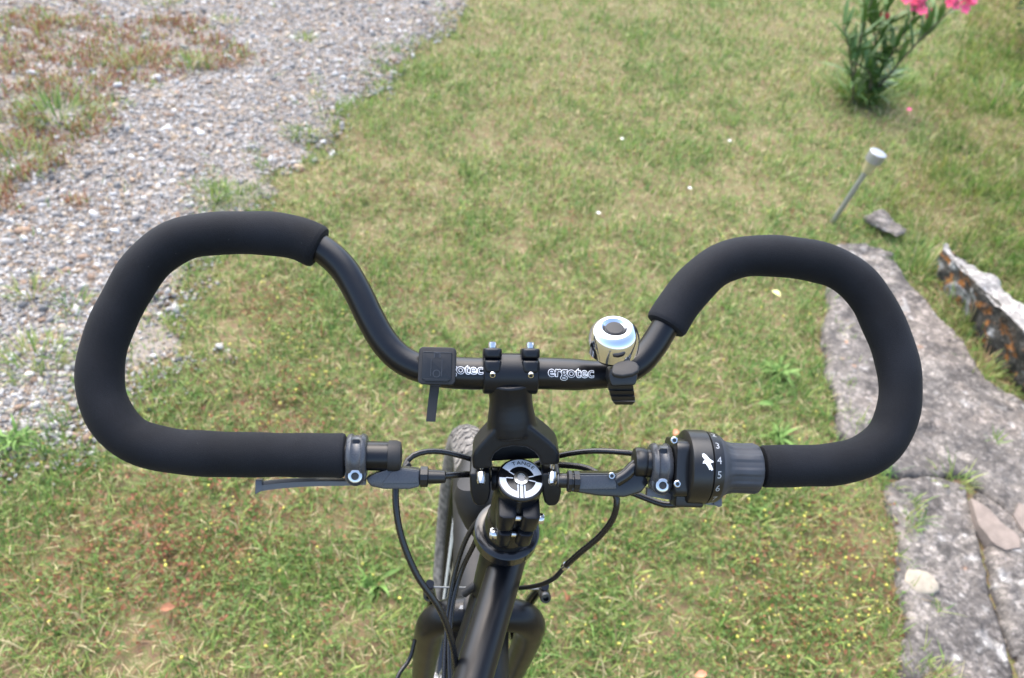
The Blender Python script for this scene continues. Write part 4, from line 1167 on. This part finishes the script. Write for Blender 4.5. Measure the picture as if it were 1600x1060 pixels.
# --- wheels
def wheel(name, c, ax, fwd, up, tw=.0245):
    T = MB()
    ns, nr = 120, 14
    vs = []
    for i in range(ns):
        a = i / ns * 2 * math.pi; rd = fwd * math.cos(a) + up * math.sin(a)
        for k in range(nr):
            b = k / nr * 2 * math.pi
            vs.append(c + rd * (RW - tw + tw * math.cos(b)) + ax * tw * math.sin(b) * 1.02)
    T.add(vs, [(i * nr + k, i * nr + (k + 1) % nr, ((i + 1) % ns) * nr + (k + 1) % nr, ((i + 1) % ns) * nr + k) for i in range(ns) for k in range(nr)])
    root = empty(name, c); root.parent = BIKE; root.location = c - ORG[BIKE.name]
    ty = T.build('tyre', M['tyre'], root, 180)
    K = MB()
    rows = [(-.62, 0), (-.2, .5), (.2, 0), (.62, .5), (-.95, .5), (.95, 0)]
    nk = 84
    for i in range(nk):
        for b, ph in rows:
            a = (i + ph) / nk * 2 * math.pi
            rd = fwd * math.cos(a) + up * math.sin(a); tg = -fwd * math.sin(a) + up * math.cos(a)
            nn = rd * math.cos(b) + ax * math.sin(b); ss_ = -rd * math.sin(b) + ax * math.cos(b)
            o_ = c + rd * (RW - tw) + nn * tw
            sk = .35 * (1 if b > 0 else -1)
            t2 = tg + ss_ * sk
            q_ = [o_ + t2 * u * .0085 + ss_ * v * .0036 + nn * h_ for h_ in (-.001, .0012) for u, v in ((-1, -1), (1, -1), (1, 1), (-1, 1))]
            K.add(q_, [(4, 5, 6, 7), (0, 1, 5, 4), (1, 2, 6, 5), (2, 3, 7, 6), (3, 0, 4, 7)])
    K.build('tyre_tread', M['tyre'], root, 30)['kind'] = 'stuff'
    rm = MB(); rr = RW - 2 * tw
    pr = [(rr + .004, -.012), (rr + .004, .012), (rr - .012, .010), (rr - .016, .004), (rr - .016, -.004), (rr - .012, -.010)]
    vs = [c + (fwd * math.cos(a) + up * math.sin(a)) * r_ + ax * x_ for a in np.linspace(0, 2 * math.pi, 96, endpoint=False) for r_, x_ in pr]
    rm.add(vs, [(i * 6 + k, i * 6 + (k + 1) % 6, ((i + 1) % 96) * 6 + (k + 1) % 6, ((i + 1) % 96) * 6 + k) for i in range(96) for k in range(6)])
    rm.build('rim', M['gloss'], root, 40)
    MB().cyl(c - ax * .05, c + ax * .05, .009, None, 12).cyl(c - ax * .033, c - ax * .029, .024).cyl(c + ax * .029, c + ax * .033, .024).build('hub', M['lampsteel'], root)
    for i in range(32):
        a = i / 32 * 2 * math.pi; a2 = a + (.6 if i % 4 < 2 else -.6); s2 = 1 if i % 2 else -1
        MB().tube([c + (fwd * math.cos(a2) + up * math.sin(a2)) * .022 + ax * .03 * s2, c + (fwd * math.cos(a) + up * math.sin(a)) * (rr - .014)], .001, 4).build('spoke', M['wire'], root)
    return root
wheel('front_wheel', AXLE, AX, FW, -ST)
wheel('rear_wheel', rax, side, -hb, np.array([0, 0, 1.0]))
bpy.context.view_layer.update()

# --- mudguard over the front wheel
gd = MB()
RG, WG = RW + .012, .0300
na, nk = 46, 11
vs = []
for i in range(na):
    a = math.radians(61 + (188 - 61) * i / (na - 1)); rd = FW * math.cos(a) - ST * math.sin(a)
    for sh in (0, .0018):
        for k in range(nk):
            u = -1 + 2 * k / (nk - 1)
            wd = WG * (1 - .35 * max(0, 1 - i / 3.0) ** 2)
            dr = -.020 * abs(u) ** 3.2
            vs.append(AXLE + rd * (RG + dr - sh) + AX * u * wd)
for i in range(na - 1):
    b = i * 2 * nk; c2 = b + 2 * nk
    for k in range(nk - 1):
        gd.f.append((b + k, b + k + 1, c2 + k + 1, c2 + k)); gd.f.append((b + nk + k + 1, b + nk + k, c2 + nk + k, c2 + nk + k + 1))
    gd.f.append((b, c2, c2 + nk, b + nk)); gd.f.append((b + nk - 1, b + 2 * nk - 1, c2 + 2 * nk - 1, c2 + nk - 1))
for k in range(nk - 1): gd.f.append((k, nk + k, nk + k + 1, k + 1))
gd.v = [tuple(p) for p in vs]
gd.build('mudguard', M['guard'], BIKE, 50)

# --- fork
fk = MB()
def FKp(lat, dn_, fw_=0.0): return P1 + AX * lat + ST * dn_ + FW * fw_
for s_ in (-1, 1):
    p = spline([FKp(0, -.002), FKp(.022 * s_, -.001), FKp(.040 * s_, .007), FKp(.0505 * s_, .024), FKp(.0535 * s_, .05), FKp(.0540 * s_, .10), FKp(.053 * s_, .22, .004), FKp(.051 * s_, .32, .022), FKp(.050 * s_, .395, .053)], .006)
    t_ = np.linspace(0, 1, len(p))
    fk.tube(p, np.interp(t_, [0, .1, .3, 1], [.0175, .0168, .0152, .0095]), 28)
fk.lathe(P0, ST, [(.0185, CL - .016), (.0195, CL), (.0165, CL + .012)], 30)
fk = fk.build('fork', M['frame'], BIKE, 60)
MB().prism(FKp(-.022, -.004) - ST * .0135 - FW * .0, unit(AX), FW, -ST, [(-.006, -.002), (.004, -.002), (.006, .001), (-.004, .002)], 0, .0004).build('paint_chip', M['greyprint'], fk, 0)

# --- V-brake arms
for s_ in (-1, 1):
    ar = MB()
    p = spline([FKp(.044 * s_, .105, .020), FKp(.050 * s_, .06, .026), FKp(.054 * s_, .02, .026), FKp(.0575 * s_, -.016, .022), FKp(.0585 * s_, -.036, .016)], .006)
    ar.tube(p, np.linspace(.0068, .0045, len(p)), 10)
    ar.cyl(FKp(.052 * s_, .085, .018), FKp(.036 * s_, .085, .012), .0075, None, 14)
    arm = ar.build('brake_arm', M['gloss'], BIKE, 50)
    MB().lathe(FKp(.0590 * s_, -.030, .008), unit(-FW * .8 - ST * .7), [(.0046, -.010), (.0058, -.008), (.0058, .004), (.0050, .006), (.003, .006), (.0028, .002)], 16).build('brake_bolt', M['gloss'], arm)
MB().tube([FKp(-.058, -.024, .018), FKp(.056, -.024, .018)], .0009, 6).build('brake_wire', M['wire'], BIKE)

# --- cables
def cable(name, pts, r=.0025, mat=None, seg=12):
    return MB().tube(spline([cam(*p) for p in pts], .006), r, seg).build(name, mat or M['cable'], BIKE)
# left lever down past the head tube to the frame
cable('brake_cable', [(640, 724, .672), (622, 745, .668), (618, 775, .665), (626, 835, .668), (652, 900, .675), (686, 950, .685), (704, 995, .695), (712, 1040, .705), (712, 1100, .71)], .0026)
# arcs behind the stem
cable('gear_cable', [(632, 730, .675), (640, 716, .68), (660, 707, .685), (690, 706, .692), (735, 717, .70), (800, 740, .735), (845, 722, .725), (880, 711, .71), (930, 705, .695), (990, 709, .685), (1030, 716, .685)], .0023)
cable('brake_cable', [(690, 744, .672), (715, 742, .68), (745, 742, .70), (800, 752, .735), (850, 728, .725), (880, 727, .712), (920, 733, .70), (948, 752, .69), (963, 775, .685), (960, 805, .69), (940, 835, .70), (905, 865, .715), (882, 886, .73)], .0026)
cable('brake_cable', [(895, 748, .668), (870, 752, .68), (840, 760, .72), (770, 790, .775), (735, 830, .79), (712, 890, .80), (701, 950, .80), (696, 1010, .79), (692, 1100, .77)], .0023)
cable('gear_cable', [(760, 800, .775), (741, 850, .79), (722, 890, .80), (708, 940, .80), (702, 1000, .79), (704, 1100, .77)], .0023)
cable('gear_cable', [(1062, 788, .69), (1040, 789, .693), (1015, 781, .697), (990, 771, .70), (950, 757, .71), (900, 752, .72)], .0026)
MB().tube(spline([cam(*p) for p in [(882, 886, .73), (868, 902, .745), (850, 912, .77), (830, 917, .80), (812, 919, .83)]], .004), np.linspace(.0030, .0017, 20)[:len(spline([cam(*p) for p in [(882, 886, .73), (868, 902, .745), (850, 912, .77), (830, 917, .80), (812, 919, .83)]], .004))] if False else .0021, 12).build('brake_noodle', M['dull'], BIKE)
a_, b_ = cam(885, 883, .7285), cam(881, 887, .7315)
MB().cyl(a_, b_, .0031, None, 16).build('ferrule', M['steel'], BIKE)
cable('brake_boot', [(790, 925, .85), (775, 905, .84), (748, 912, .83), (725, 928, .835)], .004, M['dull'])
cable('lamp_wire', [(648, 1000, .90), (640, 1030, .90), (622, 1056, .89), (614, 1090, .88)], .0022)

# --- black lamp body in front of the head tube, seen from behind
hl = unit(cam(766, 842, .83) - cam(738, 752, .80))
HLo = cam(748, 782, .815)
MB().lathe(HLo, hl, [(.004, -.026), (.015, -.023), (.0215, -.012), (.0222, .004), (.0200, .022), (.0150, .038), (.011, .046)], 28).build('headlamp', M['dull'], BIKE)

# --- computer mount on the left of the bar
mo = B(683, 572, 27)
rx_ = unit(CX * 1.0 - CU * .03); mz = unit(CN + CU * .10); mz = unit(mz - rx_ * mz.dot(rx_)); my = np.cross(mz, rx_)
def rrect(w_, h_, r_, n=5):
    out = []
    for cx1, cy1, a0 in ((w_ - r_, h_ - r_, 0), (-w_ + r_, h_ - r_, 90), (-w_ + r_, -h_ + r_, 180), (w_ - r_, -h_ + r_, 270)):
        for k in range(n): a = math.radians(a0 + 90 * k / (n - 1)); out.append((cx1 + r_ * math.cos(a), cy1 + r_ * math.sin(a)))
    return out
CM = MB().prism(mo, rx_, my, mz, rrect(28.5, 28.5, 7), -9, 3, 2, S).build('computer_mount', M['dull'], BIKE)
MB().prism(mo, rx_, my, mz, rrect(22.5, 21.5, 2.5), 3.1, 5.0, .8, S).build('contact_plate', M['plastic'], CM)
MB().prism(mo, rx_, my, mz, [(-20, -20), (20, -20), (17, -24), (-17, -24)][::-1], 3.1, 5.5, .6, S).build('release_tab', M['plastic'], CM)
dt = MB()
for (x0, y0, x1, y1) in ((-5, 12, -3.4, 20), (3.4, 12, 5, 20), (-5, 18.5, 5, 20), (-9, -16, -8.2, 10), (7.4, -16, 8.2, 10), (-21, 20, 21, 20.8)):
    dt.prism(mo, rx_, my, mz, [(x0, y0), (x1, y0), (x1, y1), (x0, y1)], 4.9, 5.9, 0, S)
dt.lathe(mo + mz * 5 * S - my * 12 * S, mz, [(5.8 * S, 0), (5.8 * S, .7 * S), (4.8 * S, .7 * S), (4.8 * S, 0)], 20, None, False)
dt.build('contact_detail', M['grey'], CM)
MB().prism(mo + mz * 5.05 * S, rx_, my, mz, [(-3.2, 13), (3.2, 13), (3.2, 18), (-3.2, 18)], 0, .4, 0, S).build('contact_slot', M['blackprint'], CM)
sp_ = spline([B(679, 596, 16), B(679, 606, 10), B(677, 622, 6), B(675, 640, 4), B(673, 659, 3)], .003)
sb = MB()
vs = [p_ + rx_ * u * 7.2 * S + CN * v * 1.6 * S for p_ in sp_ for u, v in ((-1, -1), (1, -1), (1, 1), (-1, 1))]
n_ = len(sp_)
sb.add(vs, [(i * 4 + k, i * 4 + (k + 1) % 4, i * 4 + 4 + (k + 1) % 4, i * 4 + 4 + k) for i in range(n_ - 1) for k in range(4)] + [(0, 1, 2, 3), ((n_ - 1) * 4 + 3, (n_ - 1) * 4 + 2, (n_ - 1) * 4 + 1, (n_ - 1) * 4)])
sb.prism(B(681, 600, 10), rx_, my, mz, [(-11, 2), (11, 2), (7, -5), (-7, -5)][::-1], -4, 4, 1.5, S)
sb.add(*(lambda: ([B(681, 575) + (nb * math.cos(a) + ub * math.sin(a)) * r_ + exb * x_ for a in np.linspace(0, 2 * math.pi, 24, endpoint=False) for r_, x_ in ((.0124, -.004), (.0142, -.004), (.0142, .004), (.0124, .004))], [(i * 4 + k, i * 4 + (k + 1) % 4, ((i + 1) % 24) * 4 + (k + 1) % 4, ((i + 1) % 24) * 4 + k) for i in range(24) for k in range(4)]))())
sb.build('strap', M['dull'], CM)

# --- bell
ba = unit(CU * .74 + CN * .67 + CX * .0)
bo = cam(957.5, 543, .637)
bs = .637 / F
BELL = MB().lathe(bo, ba, [(38.0 * bs, .5 * bs), (40 * bs, 0), (40.3 * bs, 12 * bs), (39.6 * bs, 22 * bs), (37 * bs, 31 * bs), (32.5 * bs, 38 * bs), (27 * bs, 42 * bs), (23 * bs, 43.3 * bs), (20.5 * bs, 43.0 * bs), (18.5 * bs, 41 * bs), (17 * bs, 38.2 * bs), (13.5 * bs, 37 * bs)], 64).build('bell', M['chrome'], BIKE, 60)
MB().lathe(bo + ba * 37.2 * bs, ba, [(14.6 * bs, -1 * bs), (14.6 * bs, 2.5 * bs), (13.2 * bs, 4 * bs), (9 * bs, 4.6 * bs), (2 * bs, 4.8 * bs)], 24).build('bell_hub', M['dull'], BELL, 30)
MB().lathe(bo - ba * 9 * bs, ba, [(20 * bs, -8 * bs), (30 * bs, -4 * bs), (33 * bs, 4 * bs), (34 * bs, 9.4 * bs)], 36).build('bell_base', M['plastic'], BELL)
le = MB()
lx, ly, lz = unit(CX - CU * -.12), None, unit(CN * .78 + CU * .62)
lz = unit(lz - lx * lz.dot(lx)); ly = np.cross(lz, lx)
le.prism(cam(976, 577, .612), lx, ly, lz, [(-21, -5), (-18, -11), (-6, -15), (10, -14), (20, -9), (22, 0), (19, 8), (8, 14), (-6, 13), (-17, 8)], -4.5, 4.5, 3, bs, 3)
le.build('bell_lever', M['dull'], BELL)
cs = MB()
cs.prism(cam(970, 586, .637), CX, CU, CN, [(-19, 12), (21, 15), (23, -2), (20, -15), (-17, -17), (-21, -4)][::-1], -34, 24, 3.5, bs)
cs.build('bell_clamp', M['plastic'], BELL)
tl = MB()
rowz = [(600, 20, -22, 17, 5), (609, 20, -21, 18, 1.5), (611, 20, -20, 18, 3.5), (618, 19, -19, 18.5, 0), (620, 19, -18, 18.5, 2), (626, 18, -17, 19, -1), (628, 18, -16, 19, 0), (633, 17, -12, 14, -3)]
vs = []
for py_, _, xl, xr, hh in rowz:
    sh = (py_ - 600) * .10
    for x_, h_ in ((xl, hh), (xr, hh), (xr, hh - 7), (xl, hh - 7)): vs.append(cam(971 + sh + x_, py_, .632) + CN * h_ * bs * 1.3)
n_ = len(rowz)
tl.add(vs, [(i * 4 + k, i * 4 + (k + 1) % 4, i * 4 + 4 + (k + 1) % 4, i * 4 + 4 + k) for i in range(n_ - 1) for k in range(4)] + [(0, 1, 2, 3), ((n_ - 1) * 4 + 3, (n_ - 1) * 4 + 2, (n_ - 1) * 4 + 1, (n_ - 1) * 4)])
tl.build('thumb_tab', M['plastic'], BELL, 25)

# --- left brake lever
def side_frame(px0, py0, px1, py1):
    a, b = B(px0, py0), B(px1, py1); e = unit(b - a); n_ = unit(CN - e * CN.dot(e)); return e, np.cross(n_, e), n_
eL, uL, nL = side_frame(430, 711, 612, 713)
def lever_clamp(root_name, o, e, u, n_, s, mir):
    """clamp band round the bar with its bolt; mir = +1: lever body runs to the right"""
    band = MB()
    r_in, r_out = .0112, .0165
    vs = []
    wprof = [(-16, r_in), (-16, r_out - .0022), (-13.5, r_out - .0004), (-8, r_out + .0004), (-5, r_out - .0010), (5, r_out - .0010), (8, r_out + .0004), (13.5, r_out - .0004), (16, r_out - .0022), (16, r_in)]
    na_ = 36
    for i in range(na_):
        a = i / na_ * 2 * math.pi
        for x_, r_ in wprof: vs.append(o + e * x_ * s + (n_ * math.cos(a) + u * math.sin(a)) * r_)
    kp = len(wprof)
    band.add(vs, [(i * kp + k, i * kp + (k + 1) % kp, ((i + 1) % na_) * kp + (k + 1) % kp, ((i + 1) % na_) * kp + k) for i in range(na_) for k in range(kp)])
    ell_ = [(16.5 * math.cos(a), 17.5 * math.sin(a)) for a in np.linspace(0, 2 * math.pi, 22, endpoint=False)]
    band.prism(o - u * 26 * s, e, u, n_, ell_, -10, 24, 3, s)
    bd = band.build(root_name, M['levergrey'], BIKE, 45)
    bt = MB().lathe(o - u * 27 * s + n_ * 23.5 * s, n_, [(10.5 * s, 0), (11 * s, 1 * s), (10.6 * s, 3.5 * s), (9 * s, 4.2 * s), (6.0 * s, 4.2 * s), (5.4 * s, 1.5 * s)], 28).build('clamp_bolt', M['steel'], bd)
    MB().lathe(o - u * 27 * s + n_ * 24 * s, n_, [(5.9 * s, 0), (5.9 * s, 1.6 * s)], 6).build('bolt_socket', M['socket'], bt)
    MB().lathe(o - u * 27 * s + n_ * 22 * s, n_, [(13.6 * s, 0), (14 * s, 2 * s), (13 * s, 3 * s), (11 * s, 3 * s)], 28).build('bolt_collar', M['gloss'], bd)
    MB().prism(o + u * 22 * s + n_ * 22.5 * s, e, u, n_, rrect(5.5, 7, 2), -4, 1.4, .8, s).build('clamp_notch', M['gloss'], bd)
    return bd
sL = D(556, 720) / F
LV = lever_clamp('brake_lever', B(558, 713), eL, uL, nL, sL, 1)
lv = MB()
oL = B(600, 750, -4)
lv.prism(oL, eL, uL, nL, [(-28, 4), (-20, -9), (0, -13), (40, -13), (56, -9), (56, 17), (30, 20), (6, 18), (-12, 12)], -20, 10, 3.0, sL)
lv.build('lever_body', M['levergrey'], LV)
lv2 = MB(); lv2.prism(oL, eL, uL, nL, [(-2, -4), (54, -3), (54, 15), (30, 18), (12, 14)], 10.05, 12.0, 1.5, sL); lv2.build('body_facet', M['levergrey'], LV)
aj = MB().lathe(B(656, 745, -6), eL, [(12 * sL, 0), (16.5 * sL, 1 * sL), (16.5 * sL, 12 * sL), (13 * sL, 13.5 * sL)], 12).build('adjuster_barrel', M['plastic'], LV, 25)
MB().lathe(B(668, 745, -6), eL, [(11.5 * sL, 0), (11 * sL, 14 * sL), (10 * sL, 27 * sL), (7 * sL, 29 * sL)], 20).build('cable_stop', M['plastic'], LV)
blp = spline([B(572, 752, -14), B(545, 753, -16), B(510, 753, -19), B(470, 754, -22), B(430, 757, -25), B(408, 760, -26)], .006)
bl = MB()
n_ = len(blp)
vs = []
for i, p_ in enumerate(blp):
    t_ = i / (n_ - 1); hw = (5 + 2.0 * t_) * sL
    for u_, v_ in ((-1, -1), (1, -1), (1, .0), (.3, 1), (-1, .8)): vs.append(p_ + uL * u_ * hw + nL * v_ * 7 * sL)
bl.add(vs, [(i * 5 + k, i * 5 + (k + 1) % 5, i * 5 + 5 + (k + 1) % 5, i * 5 + 5 + k) for i in range(n_ - 1) for k in range(5)] + [tuple(range(5)), tuple((n_ - 1) * 5 + k for k in range(5))[::-1]])
bl.prism(B(404, 760, -26), eL, uL, nL, [(-4, -12), (3, -8), (8, -5), (6, 11), (-4, 11)], -9, 7, 1.5, sL)
bl.build('lever_blade', M['blade'], LV, 30)

# --- right brake lever
eR, uR, nR = side_frame(1008, 723, 1188, 729)
sR = D(1030, 730) / F
RV = lever_clamp('brake_lever', B(1030, 727), eR, uR, nR, sR, -1)
rv = MB()
oR = B(935, 755, -4)
rv.prism(oR, eR, uR, nR, [(-48, 15), (-48, -13), (0, -19), (40, -20), (66, -12), (78, 4), (62, 30), (44, 22), (30, 17)][::1], -22, 8, 3.0, sR)
rv.build('lever_body', M['gloss'], RV)
rf = MB(); rf.prism(oR, eR, uR, nR, [(-42, 12), (-42, -10), (26, -7), (27, 15)], 8.05, 11.0, 1.5, sR); rf.build('body_facet', M['levergrey'], RV)
MB().tube(spline([B(962, 752, 0), B(978, 742, 2), B(990, 730, 2), B(1000, 723, 0)], .003), np.linspace(10, 20, 40)[0] * sR, 20).build('lever_arm', M['gloss'], RV)
MB().lathe(B(989, 722), eR, [(12 * sR, 0), (21 * sR, 1.5 * sR), (23 * sR, 4 * sR), (23 * sR, 17 * sR), (21.5 * sR, 19 * sR), (21 * sR, 27 * sR)], 32).build('end_plug', M['plastic'], RV)
MB().lathe(B(886, 752, -4), eR, [(13 * sR, 0), (17 * sR, 1 * sR), (17 * sR, 6 * sR), (14 * sR, 7 * sR), (14 * sR, 9 * sR), (16.5 * sR, 10 * sR), (16.5 * sR, 18 * sR), (13 * sR, 19 * sR)], 12).build('adjuster_barrel', M['plastic'], RV, 25)
MB().lathe(B(872, 751, -16), eR, [(10 * sR, 0), (11.5 * sR, 2 * sR), (11.5 * sR, 16 * sR)], 20).build('cable_stop', M['plastic'], RV)
bolt(RV, B(955, 743, 9), nR, 5.5 * sR, 6 * sR, name='pivot_bolt')
rb = spline([B(1010, 768, -16), B(1050, 775, -20), B(1090, 780, -26), B(1122, 784, -30)], .006)
mbb = MB(); n_ = len(rb)
vs = [p_ + uR * u_ * 6 * sR + nR * v_ * 6 * sR for p_ in rb for u_, v_ in ((-1, -1), (1, -1), (1, 1), (-1, 1))]
mbb.add(vs, [(i * 4 + k, i * 4 + (k + 1) % 4, i * 4 + 4 + (k + 1) % 4, i * 4 + 4 + k) for i in range(n_ - 1) for k in range(4)] + [(0, 1, 2, 3), ((n_ - 1) * 4 + 3, (n_ - 1) * 4 + 2, (n_ - 1) * 4 + 1, (n_ - 1) * 4)])
mbb.prism(B(1121, 783, -26), eR, uR, nR, [(-7, 7), (-8, -5), (0, -9), (6, -7), (5, 7)], -7, 7, 1.5, sR)
mbb.build('lever_blade', M['blade'], RV, 30)

# --- twist shifter
oS = B(1064, 729)
GS = MB()
GS.lathe(oS, eR, [(30 * sR, 1 * sR), (54 * sR, 2 * sR), (57.5 * sR, 5 * sR), (58 * sR, 10 * sR), (58 * sR, 34 * sR), (56 * sR, 36 * sR)], 64)
GS.prism(oS - eR * 18 * sR, uR, nR, eR, rrect(43, 40, 14), 0, 22, 3, sR)
GS.prism(oS - uR * 46 * sR + eR * 2 * sR, uR, nR, eR, [(-16, -18), (20, -26), (26, 26), (-14, 22)], -14, 30, 3, sR)
GS = GS.build('gear_shifter', M['plastic'], BIKE, 40)
for py_ in (688, 756):
    sc_ = bolt(GS, B(1053 + (py_ > 700) * 5, py_, 36 if py_ < 700 else 38), unit(nR), 5.6 * sR, 3.2 * sR, name='screw')
oI = oS + eR * 36.2 * sR
RG_ = MB().lathe(oI, eR, [(50 * sR, 0), (55.5 * sR, .5 * sR), (56.5 * sR, 1.5 * sR), (54.5 * sR, 14 * sR), (53.5 * sR, 17 * sR)], 64).build('indicator_ring', M['plastic'], GS, 40)
GR = MB()
ng = 120
prof = [(53.0, 17), (51, 22), (45, 28), (40.5, 34), (38.6, 42), (38.4, 60), (39.2, 78), (38.5, 84), (33, 87), (24, 88)]
vs = []
for r_, h_ in prof:
    for j in range(ng):
        a = j / ng * 2 * math.pi
        rib = 1.6 * smooth01(np.array((math.cos(a * 11) - .1) * 3.0)) * (1 if 30 < h_ < 82 else 0) - .6
        vs.append(oI + eR * h_ * sR + (nR * math.cos(a) + uR * math.sin(a)) * (r_ + float(rib)) * sR)
GR.add(vs, [(i * ng + j, i * ng + (j + 1) % ng, (i + 1) * ng + (j + 1) % ng, (i + 1) * ng + j) for i in range(len(prof) - 1) for j in range(ng)])
GR.build('twist_grip', M['grey'], GS, 50)
for k, ch in enumerate('2345678'):
    py_ = (677, 690, 710, 731, 752, 770, 780)[k]
    sn = max(-.985, min(.985, (729 - py_) / 54.5)); a0 = math.asin(sn)
    v, f = text_mesh(ch, 16 * sR, .0, 'CENTER')
    vs = []
    for p_ in v:
        hgt = 8 * sR + p_[0]; rr = (56.2 - 2.0 * (hgt / sR - 1.5) / 12.5 + .5) * sR
        a = a0 + (p_[1] - 6.5 * sR) / rr
        vs.append(oI + eR * hgt + (nR * math.cos(a) + uR * math.sin(a)) * rr)
    make_obj('numeral', vs, f, M['greyprint'], RG_, 0)
bird = [(-8, 12), (-5, 13), (-1, 10), (2, 6), (4, 4), (8, 2), (9, 0), (6, -1), (4, -2), (6, -6), (8, -11), (6, -13), (4, -11), (2, -12), (1, -9), (-1, -6), (-3, -3), (-6, -2), (-8, -3), (-7, 1), (-4, 3), (-6, 5), (-8, 8)]
bmv = bmesh.new(); bmv.faces.new([bmv.verts.new((x_, y_, 0)) for x_, y_ in bird]); bmesh.ops.triangulate(bmv, faces=bmv.faces[:]); bmv.verts.index_update()
rr = 58.35 * sR
vs = []
for v in bmv.verts:
    a = (729 - 713) / 58 + v.co.y / 58
    vs.append(oS + eR * (27 - 2 + v.co.x) * sR + (nR * math.cos(a) + uR * math.sin(a)) * rr)
make_obj('bird_emblem', vs, [[v.index for v in f.verts] for f in bmv.faces], M['white'], GS, 0)
bmv.free()
